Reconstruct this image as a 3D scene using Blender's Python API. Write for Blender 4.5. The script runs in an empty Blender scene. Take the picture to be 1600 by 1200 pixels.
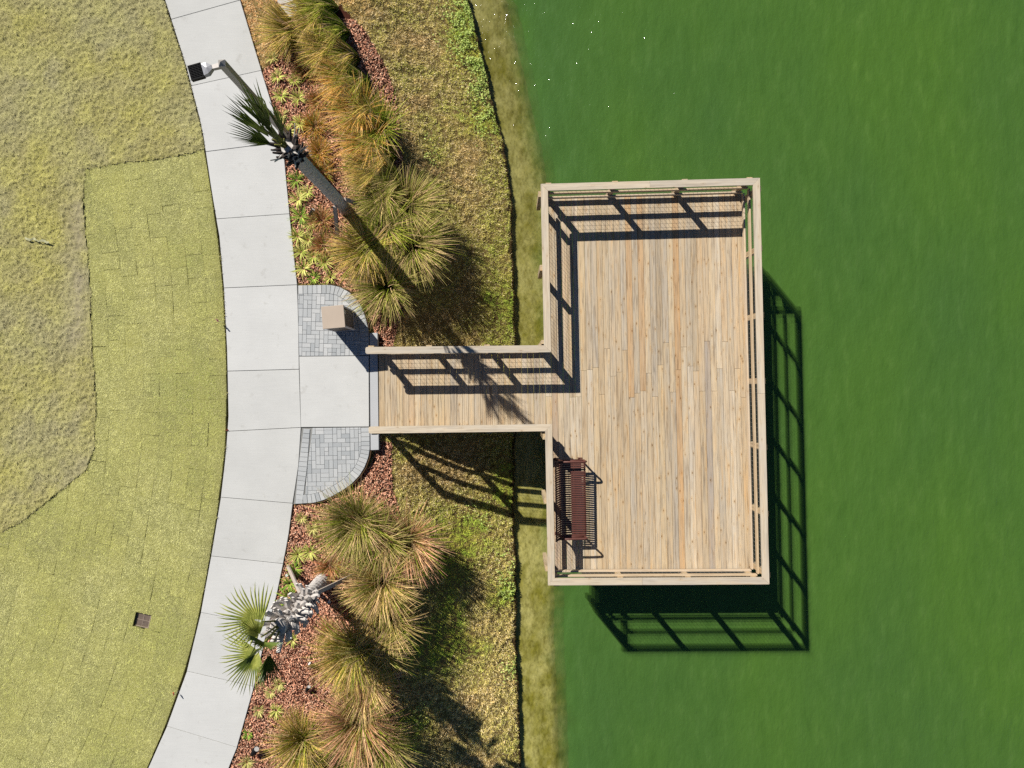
import bpy, math, random
import numpy as np
from mathutils import Vector, Matrix

random.seed(7)
RNG = np.random.default_rng(11)
scene = bpy.context.scene
COL = scene.collection

# ------------------------------------------------------------------ camera
H = 17.3            # camera height above the deck boards (deck top is z = 0)
F = 1109.0          # focal length in pixels of a 1600 px wide frame
cam_data = bpy.data.cameras.new('camera')
cam_data.sensor_width = 36.0
cam_data.lens = 36.0 * F / 1600.0
cam_data.clip_start = 0.1
cam_data.clip_end = 2000.0
cam = bpy.data.objects.new('camera', cam_data)
cam.location = (0, 0, H)
COL.objects.link(cam)
scene.camera = cam

# ------------------------------------------------------------------ sky and sun
SX, SY = 0.723, -0.886          # shadow offset per metre of height
AZ = math.atan2(-SX, -SY)       # compass direction of the sun
EL = math.atan2(1.0, math.hypot(SX, SY))
world = bpy.data.worlds.new('World')
scene.world = world
world.use_nodes = True
wn = world.node_tree
sky = wn.nodes.new('ShaderNodeTexSky')
sky.sky_type = 'NISHITA'
sky.sun_disc = False
sky.sun_elevation = EL
sky.sun_rotation = AZ
sky.air_density = 0.6
sky.dust_density = 0.0
sky.ozone_density = 4.0
wn.links.new(sky.outputs[0], wn.nodes['Background'].inputs[0])
wn.nodes['Background'].inputs[1].default_value = 0.05
sun_data = bpy.data.lights.new('sun', 'SUN')
sun_data.energy = 5.0
sun_data.angle = math.radians(0.5)
sun_data.color = (1.0, 0.955, 0.89)
sun = bpy.data.objects.new('sun', sun_data)
sun.rotation_euler = Vector((SX, SY, -1.0)).to_track_quat('-Z', 'Y').to_euler()
sun.location = (-14, 17, 30)
COL.objects.link(sun)
scene.view_settings.view_transform = 'Standard'
scene.view_settings.look = 'None'
scene.view_settings.exposure = 0.6
scene.view_settings.gamma = 1.0
scene.view_settings.use_curve_mapping = False
scene.render.engine = 'CYCLES'
scene.cycles.max_bounces = 5
scene.cycles.use_denoising = False
scene.cycles.sample_clamp_indirect = 2.0
scene.cycles.transparent_max_bounces = 16

# ------------------------------------------------------------------ helpers
K = 5.0 * math.sin(EL) / math.pi * 2 ** 0.6     # what a flat white sheet in the sun shows as

def lin(c):
    c = c / 255.0
    return c / 12.92 if c <= 0.04045 else ((c + 0.055) / 1.055) ** 2.4

def alb(r, g, b, k=1.0):
    """base colour of a level surface that reads r, g, b in the sun"""
    return tuple(min(0.9, lin(v) / K * k) for v in (r, g, b))

def P(px, py, z=0.0):
    s = (H - z) / F
    return np.array([(px - 800.0) * s, (600.0 - py) * s, z])

def vnoise(x, y, seed=0):
    x = np.asarray(x, float); y = np.asarray(y, float)
    xi = np.floor(x).astype(np.int64); yi = np.floor(y).astype(np.int64)
    fx = x - xi; fy = y - yi
    fx = fx * fx * (3 - 2 * fx); fy = fy * fy * (3 - 2 * fy)
    def h(a, b):
        n = (a * 374761393 + b * 668265263 + seed * 974634777) & 0xffffffff
        n = ((n ^ (n >> 13)) * 1274126177) & 0xffffffff
        return ((n ^ (n >> 16)) & 0xffff) / 65535.0
    return (h(xi, yi) * (1 - fx) + h(xi + 1, yi) * fx) * (1 - fy) + \
           (h(xi, yi + 1) * (1 - fx) + h(xi + 1, yi + 1) * fx) * fy

def fbm(x, y, seed=0, octv=4):
    s = 0; a = 1; t = 0
    for o in range(octv):
        s = s + a * vnoise(x * 2 ** o, y * 2 ** o, seed + o * 17); t += a; a *= 0.5
    return s / t

def inside(poly, x, y):
    poly = np.asarray(poly)[:, :2]
    x = np.asarray(x); y = np.asarray(y)
    r = np.zeros(x.shape, bool)
    n = len(poly)
    for i in range(n):
        x1, y1 = poly[i]; x2, y2 = poly[(i + 1) % n]
        if y1 == y2: continue
        c = ((y1 > y) != (y2 > y)) & (x < (x2 - x1) * (y - y1) / (y2 - y1) + x1)
        r ^= c
    return r

def np_mesh(name, co, faces, smooth=False, col=None, attr=None):
    """co (n,3); faces (m,k) all of one size, or a list of such arrays"""
    if not isinstance(faces, list): faces = [faces]
    me = bpy.data.meshes.new(name)
    co = np.ascontiguousarray(co, np.float32)
    me.vertices.add(len(co)); me.vertices.foreach_set('co', co.ravel())
    idx = np.concatenate([f.ravel() for f in faces]).astype(np.int32)
    starts = []; o = 0
    for f in faces:
        starts.append(o + np.arange(len(f)) * f.shape[1]); o += f.size
    starts = np.concatenate(starts).astype(np.int32)
    me.loops.add(len(idx)); me.loops.foreach_set('vertex_index', idx)
    me.polygons.add(len(starts)); me.polygons.foreach_set('loop_start', starts)
    if smooth: me.polygons.foreach_set('use_smooth', np.ones(len(starts), bool))
    me.update(calc_edges=True)
    if col is not None:
        a = me.attributes.new('Col', 'FLOAT_COLOR', 'POINT')
        c = np.ones((len(co), 4), np.float32); c[:, :3] = col
        a.data.foreach_set('color', c.ravel())
    if attr is not None:
        a = me.attributes.new(attr[0], 'FLOAT', 'POINT')
        a.data.foreach_set('value', np.asarray(attr[1], np.float32))
    return me

def py_mesh(name, verts, faces, smooth=False):
    me = bpy.data.meshes.new(name)
    me.from_pydata([tuple(v) for v in verts], [], [tuple(f) for f in faces])
    if smooth:
        for p in me.polygons: p.use_smooth = True
    me.update()
    return me

def link(name, me, mat=None, parent=None, loc=None, rot=None):
    o = bpy.data.objects.new(name, me)
    COL.objects.link(o)
    if me is not None and mat is not None and len(me.materials) == 0:
        me.materials.append(mat)
    if parent is not None: o.parent = parent
    if loc is not None: o.location = loc
    if rot is not None: o.rotation_euler = rot
    return o

def tag(o, label, cat=None, group=None, kind=None):
    o['label'] = label
    if cat: o['category'] = cat
    if group: o['group'] = group
    if kind: o['kind'] = kind
    return o

def empty(name, loc, label, cat, group=None, rz=0.0):
    o = bpy.data.objects.new(name, None)
    COL.objects.link(o); o.location = loc; o.rotation_euler = (0, 0, rz)
    o.empty_display_size = 0.2
    return tag(o, label, cat, group)

class MB:
    """collects shapes into one mesh"""
    def __init__(s): s.v = []; s.f = []
    def add(s, verts, faces):
        o = len(s.v); s.v += [tuple(v) for v in verts]; s.f += [tuple(i + o for i in f) for f in faces]; return s
    def box(s, x0, x1, y0, y1, z0, z1, M=None):
        vs = [Vector(p) for p in ((x0,y0,z0),(x1,y0,z0),(x1,y1,z0),(x0,y1,z0),(x0,y0,z1),(x1,y0,z1),(x1,y1,z1),(x0,y1,z1))]
        if M: vs = [M @ v for v in vs]
        return s.add(vs, [(3,2,1,0),(4,5,6,7),(0,1,5,4),(1,2,6,5),(2,3,7,6),(3,0,4,7)])
    def tube(s, pts, rad, n=8, caps=True):
        pts = [Vector(p) for p in pts]
        if not hasattr(rad, '__len__'): rad = [rad] * len(pts)
        ring = []; up = None
        for i, p in enumerate(pts):
            d = (pts[min(i+1, len(pts)-1)] - pts[max(i-1, 0)]).normalized()
            if up is None:
                up = Vector((0,0,1)) if abs(d.z) < 0.9 else Vector((0,1,0))
            a = d.cross(up).normalized(); b = a.cross(d).normalized(); up = b
            for k in range(n):
                t = 2*math.pi*k/n
                ring.append(p + (a*math.cos(t) + b*math.sin(t))*rad[i])
        f = []
        for i in range(len(pts)-1):
            for k in range(n):
                f.append((i*n+k, i*n+(k+1)%n, (i+1)*n+(k+1)%n, (i+1)*n+k))
        if caps:
            f.append(tuple(range(n-1,-1,-1))); f.append(tuple((len(pts)-1)*n+k for k in range(n)))
        return s.add(ring, f)
    def prism(s, poly, z0, z1, ch=0.0):
        n = len(poly); cx = sum(p[0] for p in poly)/n; cy = sum(p[1] for p in poly)/n
        lo = [(p[0], p[1], z0) for p in poly]
        mid = [(p[0], p[1], z1-ch) for p in poly]
        top = []
        for p in poly:
            dx, dy = cx-p[0], cy-p[1]; l = math.hypot(dx, dy) or 1
            top.append((p[0]+dx/l*ch*1.3, p[1]+dy/l*ch*1.3, z1))
        v = lo + mid; f = [tuple(range(n-1,-1,-1))]
        f += [(i, (i+1)%n, n+(i+1)%n, n+i) for i in range(n)]
        if ch > 0:
            v = v + top
            f += [(n+i, n+(i+1)%n, 2*n+(i+1)%n, 2*n+i) for i in range(n)]
            f.append(tuple(2*n+i for i in range(n)))
        else:
            f.append(tuple(n+i for i in range(n)))
        return s.add(v, f)
    def mesh(s, name, smooth=False): return py_mesh(name, s.v, s.f, smooth)
    def build(s, name, mat, parent=None, smooth=False, loc=None, rot=None):
        return link(name, s.mesh(name, smooth), mat, parent, loc, rot)

# ------------------------------------------------------------------ materials
def new_mat(name, rough=0.8, spec=0.3):
    m = bpy.data.materials.new(name); m.use_nodes = True
    nt = m.node_tree; b = nt.nodes['Principled BSDF']
    b.inputs['Roughness'].default_value = rough
    b.inputs['Specular IOR Level'].default_value = spec
    return m, nt, b

def N(nt, t, **kw):
    n = nt.nodes.new(t)
    for k, v in kw.items(): setattr(n, k, v)
    return n

def ramp(nt, stops, interp='LINEAR'):
    r = nt.nodes.new('ShaderNodeValToRGB'); r.color_ramp.interpolation = interp
    el = r.color_ramp.elements
    while len(el) > 1: el.remove(el[-1])
    el[0].position = stops[0][0]; el[0].color = (*stops[0][1], 1)
    for p, c in stops[1:]:
        e = el.new(p); e.color = (*c, 1)
    return r

def noise(nt, vec, scale, detail=4, rough=0.55):
    n = nt.nodes.new('ShaderNodeTexNoise')
    n.inputs['Scale'].default_value = scale; n.inputs['Detail'].default_value = detail
    n.inputs['Roughness'].default_value = rough
    if vec is not None: nt.links.new(vec, n.inputs['Vector'])
    return n

def mapping(nt, vec, scale=(1,1,1), rot=(0,0,0), loc=(0,0,0)):
    n = nt.nodes.new('ShaderNodeMapping')
    n.inputs['Scale'].default_value = scale; n.inputs['Rotation'].default_value = rot; n.inputs['Location'].default_value = loc
    nt.links.new(vec, n.inputs['Vector']); return n

def mix(nt, fac, a, b, blend='MIX'):
    n = nt.nodes.new('ShaderNodeMix'); n.data_type = 'RGBA'; n.blend_type = blend
    for sock, v in ((n.inputs[0], fac), (n.inputs[6], a), (n.inputs[7], b)):
        if hasattr(v, 'is_linked') or hasattr(v, 'links'): nt.links.new(v, sock)
        elif isinstance(v, tuple): sock.default_value = (*v, 1) if len(v) == 3 else v
        else: sock.default_value = v
    return n.outputs[2]

def bump(nt, b, height, strength, dist):
    n = nt.nodes.new('ShaderNodeBump'); n.inputs['Strength'].default_value = strength; n.inputs['Distance'].default_value = dist
    nt.links.new(height, n.inputs['Height']); nt.links.new(n.outputs[0], b.inputs['Normal']); return n

def pos(nt):
    return nt.nodes.new('ShaderNodeNewGeometry').outputs['Position']

def objco(nt):
    return nt.nodes.new('ShaderNodeTexCoord').outputs['Object']

def orand(nt):
    return nt.nodes.new('ShaderNodeObjectInfo').outputs['Random']

def mul(nt, a, k, op='MULTIPLY'):
    n = nt.nodes.new('ShaderNodeMath'); n.operation = op
    nt.links.new(a, n.inputs[0])
    if isinstance(k, (int, float)): n.inputs[1].default_value = k
    else: nt.links.new(k, n.inputs[1])
    return n.outputs[0]

def plain(name, c, rough=0.6, spec=0.3, metal=0.0, var=0.12, scale=12.0):
    m, nt, b = new_mat(name, rough, spec)
    b.inputs['Metallic'].default_value = metal
    n = noise(nt, pos(nt), scale, 5)
    r = ramp(nt, [(0.25, tuple(v*(1-var) for v in c)), (0.75, tuple(min(1, v*(1+var)) for v in c))])
    nt.links.new(n.outputs[0], r.inputs[0]); nt.links.new(r.outputs[0], b.inputs['Base Color'])
    return m

def attr_mat(name, rough=0.7, spec=0.2, transl=0.0):
    m, nt, b = new_mat(name, rough, spec)
    a = N(nt, 'ShaderNodeAttribute', attribute_name='Col')
    nt.links.new(a.outputs['Color'], b.inputs['Base Color'])
    if transl > 0:
        t = N(nt, 'ShaderNodeBsdfTranslucent'); nt.links.new(a.outputs['Color'], t.inputs[0])
        mx = N(nt, 'ShaderNodeMixShader'); mx.inputs[0].default_value = transl
        nt.links.new(b.outputs[0], mx.inputs[1]); nt.links.new(t.outputs[0], mx.inputs[2])
        nt.links.new(mx.outputs[0], nt.nodes['Material Output'].inputs[0])
    return m

def concrete_mat(name, c, var=0.05, tone=0.06):
    m, nt, b = new_mat(name, 0.85, 0.25)
    p = pos(nt)
    n1 = noise(nt, p, 0.9, 5, 0.6); n2 = noise(nt, p, 60, 3, 0.7); n3 = noise(nt, p, 3.1, 6, 0.65)
    r1 = ramp(nt, [(0.3, tuple(v*(1-var) for v in c)), (0.7, tuple(min(.9, v*(1+var)) for v in c))])
    nt.links.new(n1.outputs[0], r1.inputs[0])
    r2 = ramp(nt, [(0.3, (0.93,)*3), (0.6, (1.02,)*3)]); nt.links.new(n2.outputs[0], r2.inputs[0])
    r3 = ramp(nt, [(0.27, (0.84, 0.83, 0.81)), (0.40, (1, 1, 1))]); nt.links.new(n3.outputs[0], r3.inputs[0])
    rt = ramp(nt, [(0.0, (1-tone, 1-tone, 1-tone*1.2)), (1.0, (1+tone*.5,)*3)]); nt.links.new(orand(nt), rt.inputs[0])
    x = mix(nt, 1.0, r1.outputs[0], r2.outputs[0], 'MULTIPLY')
    x = mix(nt, 1.0, x, r3.outputs[0], 'MULTIPLY')
    n4 = noise(nt, mapping(nt, p, (1, 2.2, 1), (0, 0, .6)).outputs[0], 7.5, 4, .7); n5 = noise(nt, mapping(nt, p, (1.2, 26, 1), (0, 0, .12)).outputs[0], 1.6, 3, .6)
    r4 = ramp(nt, [(0.25, (0.74, 0.73, 0.70)), (0.31, (1, 1, 1))]); nt.links.new(n4.outputs[0], r4.inputs[0])
    r5 = ramp(nt, [(0.3, (0.965,)*3), (0.7, (1.02,)*3)]); nt.links.new(n5.outputs[0], r5.inputs[0])
    x = mix(nt, 1.0, x, r4.outputs[0], 'MULTIPLY')
    x = mix(nt, 1.0, x, r5.outputs[0], 'MULTIPLY')
    x = mix(nt, 1.0, x, rt.outputs[0], 'MULTIPLY')
    nt.links.new(x, b.inputs['Base Color'])
    bump(nt, b, n2.outputs[0], 0.15, 0.01)
    return m

def wood_mat(name, stops, grain=0.5, knots=True, spec=0.2, vary=1.0):
    """grain runs along the object's local Y"""
    m, nt, b = new_mat(name, 0.75, spec)
    oc = objco(nt); r = orand(nt)
    comb = N(nt, 'ShaderNodeCombineXYZ')
    for i, k in enumerate((37.0, 91.0, 53.0)): nt.links.new(mul(nt, r, k), comb.inputs[i])
    add = N(nt, 'ShaderNodeVectorMath', operation='ADD')
    nt.links.new(oc, add.inputs[0]); nt.links.new(comb.outputs[0], add.inputs[1])
    v = add.outputs[0]
    tone = ramp(nt, stops); nt.links.new(r, tone.inputs[0])
    wob = noise(nt, mapping(nt, v, (3, 1.6, 3)).outputs[0], 1.0, 2)
    wv = N(nt, 'ShaderNodeVectorMath', operation='MULTIPLY_ADD'); nt.links.new(wob.outputs['Color'], wv.inputs[0]); wv.inputs[1].default_value = (.05, 0, .05); nt.links.new(v, wv.inputs[2])
    v = wv.outputs[0]
    g = noise(nt, mapping(nt, v, (48, 1.3, 48)).outputs[0], 1.0, 5, 0.65)
    g2 = noise(nt, mapping(nt, v, (15, 0.55, 15)).outputs[0], 1.0, 4, 0.6)
    g3 = noise(nt, mapping(nt, v, (11, 0.9, 11), loc=(5, 3, 1)).outputs[0], 1.0, 4, 0.6)
    rg = ramp(nt, [(0.30, (1-grain*1.0, 1-grain*1.08, 1-grain*1.15)), (0.46, (.95, .94, .93)), (0.55, (1.02, 1.02, 1.02)), (0.70, (1.14, 1.13, 1.11))])
    nt.links.new(g.outputs[0], rg.inputs[0])
    rg2 = ramp(nt, [(0.30, (0.64, 0.62, 0.62)), (0.46, (1, 1, 1)), (0.6, (1.04, 1.02, .98)), (0.74, (1.08, 0.90, 0.68))]); nt.links.new(g2.outputs[0], rg2.inputs[0])
    rg3 = ramp(nt, [(0.30, (0.95, 1.0, 1.10)), (0.5, (1, 1, 1)), (0.70, (1.06, 0.99, 0.90))]); nt.links.new(g3.outputs[0], rg3.inputs[0])
    x = mix(nt, 1.0, tone.outputs[0], rg.outputs[0], 'MULTIPLY')
    x = mix(nt, vary, x, rg2.outputs[0], 'MULTIPLY')
    x = mix(nt, vary, x, rg3.outputs[0], 'MULTIPLY')
    if knots:
        vo = N(nt, 'ShaderNodeTexVoronoi'); vo.inputs['Scale'].default_value = 1.0
        nt.links.new(mapping(nt, v, (7.5, 3.2, 7.5)).outputs[0], vo.inputs['Vector'])
        rk = ramp(nt, [(0.0, (0.42, 0.32, 0.22)), (0.09, (0.55, 0.43, 0.30)), (0.13, (1.12, 1.06, 0.98)), (0.19, (0.86, 0.82, 0.76)), (0.25, (1.08, 1.04, 0.98)), (0.32, (1, 1, 1))])
        nt.links.new(vo.outputs['Distance'], rk.inputs[0])
        x = mix(nt, 0.9*vary, x, rk.outputs[0], 'MULTIPLY')
    nt.links.new(x, b.inputs['Base Color'])
    bump(nt, b, g.outputs[0], 0.25, 0.004)
    return m

M = {}
M['concrete'] = concrete_mat('concrete', alb(221, 221, 217))
M['abutment'] = concrete_mat('abutment_concrete', alb(203, 205, 206), 0.04, 0.02)
M['deck'] = wood_mat('deck_wood', [(0.0, alb(196, 178, 150)), (0.15, alb(220, 200, 168)), (0.3, alb(198, 184, 162)), (0.45, alb(214, 192, 156)),
                                    (0.6, alb(224, 208, 182)), (0.72, alb(204, 182, 148)), (0.84, alb(216, 194, 162)), (0.93, alb(206, 170, 126)), (1.0, alb(188, 176, 160))])
M['cap'] = wood_mat('cap_wood', [(0.0, alb(214, 200, 176)), (0.5, alb(224, 209, 184)), (1.0, alb(206, 195, 177))], 0.28, vary=.55)
M['rail'] = wood_mat('rail_wood', [(0.0, alb(222, 200, 168)), (0.5, alb(228, 208, 182)), (1.0, alb(210, 186, 150))], 0.3, vary=.5)
M['post'] = wood_mat('post_wood', [(0.0, alb(214, 190, 150)), (1.0, alb(196, 176, 146))], 0.4)
M['wire'] = plain('galvanised_wire', (0.24, 0.23, 0.21), 0.5, 0.4, 0.6)
M['soil'] = plain('dark_soil', alb(92, 72, 52), 0.95, 0.1, 0, 0.35, 20)

# ------------------------------------------------------------------ the lie of the land
ZW = -1.92                                        # water level
shore_px = [(690,-200),(712,-60),(737,20),(752,90),(772,170),(786,230),(797,300),(801,420),(804,520),(804,620),(803,700),(801,800),(804,900),(804,1000),(809,1100),(812,1200),(815,1400)]
_sh = np.array([P(x, y, -1.75) for x, y in shore_px])
_o = np.argsort(_sh[:, 1])
def xshore(Y):
    return np.interp(Y, _sh[_o, 1], _sh[_o, 0]) + 0.05*(vnoise(np.asarray(Y)*2.3, 0*np.asarray(Y), 5)-.5) + 0.04*(vnoise(np.asarray(Y)*7.0, 0*np.asarray(Y), 6)-.5)
PROF_D = np.array([-400, -5.2, -4.2, -3.5, -3.1, -2.7, -2.2, -1.8, -1.2, -0.6, -0.10, -0.02, 0.02, 0.10, 0.5, 0.95, 1.3, 1.9, 3.0, 6, 12, 400])
PROF_Z = np.array([-.065, -.065, -.09, -.15, -.25, -.42, -.70, -.97, -1.28, -1.50, -1.75, -1.80, -1.96, -1.98, -2.03, -2.10, -2.32, -2.9, -3.5, -4, -4.5, -4.5])
def terrain(X, Y):
    X = np.asarray(X, float); Y = np.asarray(Y, float)
    d = X - xshore(Y)
    z = np.interp(d, PROF_D, PROF_Z)
    w = np.clip((d + 4.4) / 1.5, 0, 1) * np.where(d > .03, .04, 1.0)
    return z + w * (0.10*(fbm(X*1.1, Y*1.1, 21, 3)-.5) + 0.03*(fbm(X*7, Y*7, 22, 2)-.5))
def PG(px, py):
    z = 0.0
    for _ in range(12):
        q = P(px, py, z); z = 0.5*z + 0.5*float(terrain(q[0], q[1]))
    q = P(px, py, z); q[2] = float(terrain(q[0], q[1]))
    return q
def PGs(pts): return np.array([PG(x, y) for x, y in pts])

path_left = [(236,-70),(258,0),(290,100),(316,200),(331,300),(343,370),(350,450),(355,550),(357,650),(353,710),(345,778),(330,869),(314,957),(292,1049),(261,1135),(232,1200),(196,1275),(150,1350),(98,1425),(40,1500)]
path_right = [(352,-70),(375,0),(405,100),(425,165),(443,240),(452,334),(458,390),(464,445),(466,500),(467,577),(470,668),(466,730),(457,787),(450,840),(442,881),(432,930),(418,980),(398,1068),(370,1168),(357,1200),(328,1275),(290,1350),(240,1430),(185,1500)]
PL = np.array([P(x, y, 0)[:2] for x, y in path_left]); PR = np.array([P(x, y, 0)[:2] for x, y in path_right])
def xpl(Y): return np.interp(-np.asarray(Y), -PL[:, 1], PL[:, 0])
def xpr(Y): return np.interp(-np.asarray(Y), -PR[:, 1], PR[:, 0])

bed_n = PGs([(410,112),(440,85),(515,20),(532,8),(572,50),(606,112),(622,165),(630,255),(650,340),(655,430),(625,492),(613,548),(600,560),(585,520),(570,470),(520,442),(466,444),(455,350),(444,240),(424,160)])[:, :2]
bed_s = PGs([(590,690),(612,690),(613,760),(640,850),(645,950),(628,1050),(612,1150),(610,1280),(325,1280),(358,1200),(371,1168),(399,1068),(419,980),(433,930),(443,881),(452,835),(458,790),(500,785),(550,757),(580,725)])[:, :2]
hard_px = [(464,444),(515,443),(545,454),(562,472),(572,500),(577,525),(592,525),(592,700),(579,705),(572,732),(550,758),(520,776),(490,787),(458,789),(440,700),(440,500)]
hard = np.array([P(x, y, 0)[:2] for x, y in hard_px])
sod_px = [(330,230),(300,240),(250,250),(190,256),(134,264),(131,330),(137,380),(143,450),(144,520),(149,600),(151,660),(148,700),(136,735),(92,770),(40,812),(-10,840),(-200,940),(-200,1300),(180,1300),(232,1200),(261,1135),(292,1049),(314,957),(330,869),(345,778),(353,710),(357,650),(355,550),(350,450),(343,370),(331,300)]
sod_poly = np.array([P(x, y, 0)[:2] for x, y in sod_px])

# ground: one sheet to the horizon, following the shore line
def spread(a, b, n): return list(np.geomspace(a, b, n))
dcols = sorted([-v for v in spread(14, 500, 14)] + list(np.arange(-13.5, -5.5, .25)) + list(np.arange(-5.5, -0.12, .06)) +
               [-.10, -.07, -.045, -.02, 0.0, .02, .05, .08] + list(np.arange(.12, 2.6, .06)) + list(np.arange(2.8, 6, .4)) + spread(6.5, 500, 16))
yrows = sorted([-v for v in spread(12, 500, 14)] + list(np.arange(-11.6, 11.65, .065)) + spread(12, 500, 14))
D, Y = np.meshgrid(np.array(dcols), np.array(yrows))
Xs = xshore(Y) * np.clip(1 - (np.abs(D) - 6) / 8, 0, 1)
X = D + Xs
Z = terrain(X, Y)
ny, nx = D.shape
idx = np.arange(ny*nx).reshape(ny, nx)
quads = np.stack([idx[:-1,:-1], idx[:-1,1:], idx[1:,1:], idx[1:,:-1]], -1).reshape(-1, 4)
xf, yf, zf, df = X.ravel(), Y.ravel(), Z.ravel(), D.ravel()
base = np.tile(np.array(alb(136, 116, 72)), (len(xf), 1))
n1 = fbm(xf*1.3, yf*1.3, 31, 4)[:, None]
base = base*(0.75+0.5*n1)
lawn_side = xf < xpl(yf) + .0
base[lawn_side] = np.array(alb(120, 112, 62)) * (0.8 + 0.4*n1[lawn_side])
inb = inside(bed_n, xf, yf) | inside(bed_s, xf, yf)
base[inb] = np.array(alb(86, 48, 36))
scarp = (df > -.09) & (df < .06); base[scarp] = np.array(alb(62, 48, 34))
# bed of the pond: olive and straw coloured algae mats on pale mud
uw = df >= .05
sw = fbm(xf*2.2+2*fbm(xf*1.5, yf*1.5, 41, 2), yf*1.4, 42, 5)
fine = fbm(xf*9, yf*6, 43, 4)
t = np.clip((sw*.6+fine*.5-.34)*2.6, 0, 1)[:, None]
uwc = (np.array(alb(140, 132, 52))*(1-t) + np.array(alb(192, 182, 120))*t)*1.1
base[uw] = uwc[uw]
bed_tone = np.interp(yf, [-9, 0, 5, 10], [1.0, .9, .72, .66])[:, None]  # the bed is a darker olive brown towards the north
base[uw] = base[uw]*bed_tone[uw]
gm, gnt, gb = new_mat('ground_soil', .95, .1)
ga = N(gnt, 'ShaderNodeAttribute', attribute_name='Col')
gn1 = noise(gnt, mapping(gnt, pos(gnt), (1, .6, 1), (0, 0, .5)).outputs[0], 16, 6, .7); gn2 = noise(gnt, mapping(gnt, pos(gnt), (1, .45, 1), (0, 0, -.4)).outputs[0], 5, 5, .65)
gr1 = ramp(gnt, [(.32, (.62, .60, .50)), (.5, (1, 1, 1)), (.7, (1.22, 1.2, 1.15))]); gnt.links.new(gn1.outputs[0], gr1.inputs[0])
gr2 = ramp(gnt, [(.34, (.66, .64, .5)), (.5, (1, 1, 1)), (.68, (1.15, 1.13, 1.1))]); gnt.links.new(gn2.outputs[0], gr2.inputs[0])
gnt.links.new(mix(gnt, 1.0, mix(gnt, 1.0, ga.outputs['Color'], gr1.outputs[0], 'MULTIPLY'), gr2.outputs[0], 'MULTIPLY'), gb.inputs['Base Color'])
ground = link('ground', np_mesh('ground', np.stack([xf, yf, zf], -1), quads, True, base), gm)
ground['kind'] = 'structure'; ground['label'] = 'sloping ground running from the lawn down the bank and under the pond'

# ------------------------------------------------------------------ water
wcols = sorted([-.25, -.1] + list(np.arange(0, 3.2, .09)) + list(np.arange(3.4, 16, .5)) + spread(16.5, 500, 14))
wrows = sorted([-v for v in spread(12, 500, 12)] + list(np.arange(-11.6, 11.65, .12)) + spread(12, 500, 12))
D, Y = np.meshgrid(np.array(wcols), np.array(wrows))
X = D + xshore(Y) * np.clip(1 - (np.abs(D) - 6) / 8, 0, 1)
ny, nx = D.shape
idx = np.arange(ny*nx).reshape(ny, nx)
quads = np.stack([idx[:-1,:-1], idx[:-1,1:], idx[1:,1:], idx[1:,:-1]], -1).reshape(-1, 4)
xf, yf, df = X.ravel(), Y.ravel(), D.ravel()
depth = np.clip(ZW - terrain(xf, yf), 0, 4)
edge = np.interp(yf, [-10.4, -7, -5, 0, 4.5, 8, 10.4], [1.02, 1.02, .92, .84, .70, .85, .95])
turb = df - edge + .55*(fbm(xf*1.2, yf*1.2, 51, 3)-.5) + .22*(fbm(xf*5, yf*5, 52, 2)-.5)
turb = np.clip((turb + .30)/1.05, 0, 1); turb = turb*turb*(3-2*turb)
turb = 0.04 + 0.96*turb
WL = ((0.0, .30), (.11, .40), (.26, .55), (.46, 1.0))     # depth and opacity of each layer of suspended matter
_T = 1.0; WSUM = 0.0
for _dp, _op in WL: WSUM += _T*_T*_op; _T *= 1-_op
def walb(*c): return alb(*c, k=1/WSUM)
m, nt, b = new_mat('green_pond_water', 0.07, 0.5)
b.inputs['IOR'].default_value = 1.33
p = pos(nt)
big = noise(nt, mapping(nt, p, (.30, .14, 1), (0, 0, -.3)).outputs[0], 1.0, 4)
painted_ripple = noise(nt, mapping(nt, p, (4.2, 1.3, 1), (0, 0, -.30)).outputs[0], 1.0, 4, .55)
c1 = ramp(nt, [(.3, walb(77, 112, 55)), (.7, walb(86, 122, 50))]); nt.links.new(big.outputs[0], c1.inputs[0])
c2 = ramp(nt, [(.28, (.76, .82, .76)), (.44, (.97, .98, .97)), (.56, (1.05, 1.04, 1.06)), (.70, (1.38, 1.24, 1.42))]); nt.links.new(painted_ripple.outputs[0], c2.inputs[0])  # pale ripple highlights and darker ripples painted into the surface colour
sep = N(nt, 'ShaderNodeSeparateXYZ'); nt.links.new(p, sep.inputs[0])
mr = N(nt, 'ShaderNodeMapRange'); nt.links.new(sep.outputs[0], mr.inputs[0]); mr.inputs[1].default_value = .8; mr.inputs[2].default_value = 3.2
inshore = mix(nt, mr.outputs[0], walb(76, 111, 62), c1.outputs[0])
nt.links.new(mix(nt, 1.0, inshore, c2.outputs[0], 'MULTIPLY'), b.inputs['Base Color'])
w1 = noise(nt, mapping(nt, p, (2.2, .8, 1), (0, 0, -.3)).outputs[0], 1.0, 2, .5)
w2 = noise(nt, mapping(nt, p, (11, 5, 1), (0, 0, -.25)).outputs[0], 1.0, 3, .6)
s = N(nt, 'ShaderNodeMath', operation='MULTIPLY_ADD'); nt.links.new(w2.outputs[0], s.inputs[0]); s.inputs[1].default_value = .36; nt.links.new(w1.outputs[0], s.inputs[2])
bn = bump(nt, b, s.outputs[0], 1.0, 0.066)
a = N(nt, 'ShaderNodeAttribute', attribute_name='turbid')
gl = N(nt, 'ShaderNodeBsdfGlossy'); gl.inputs['Roughness'].default_value = .06; nt.links.new(bn.outputs[0], gl.inputs['Normal'])
tr = N(nt, 'ShaderNodeBsdfTransparent'); tr.inputs[0].default_value = (.95, .97, .88, 1)
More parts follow.
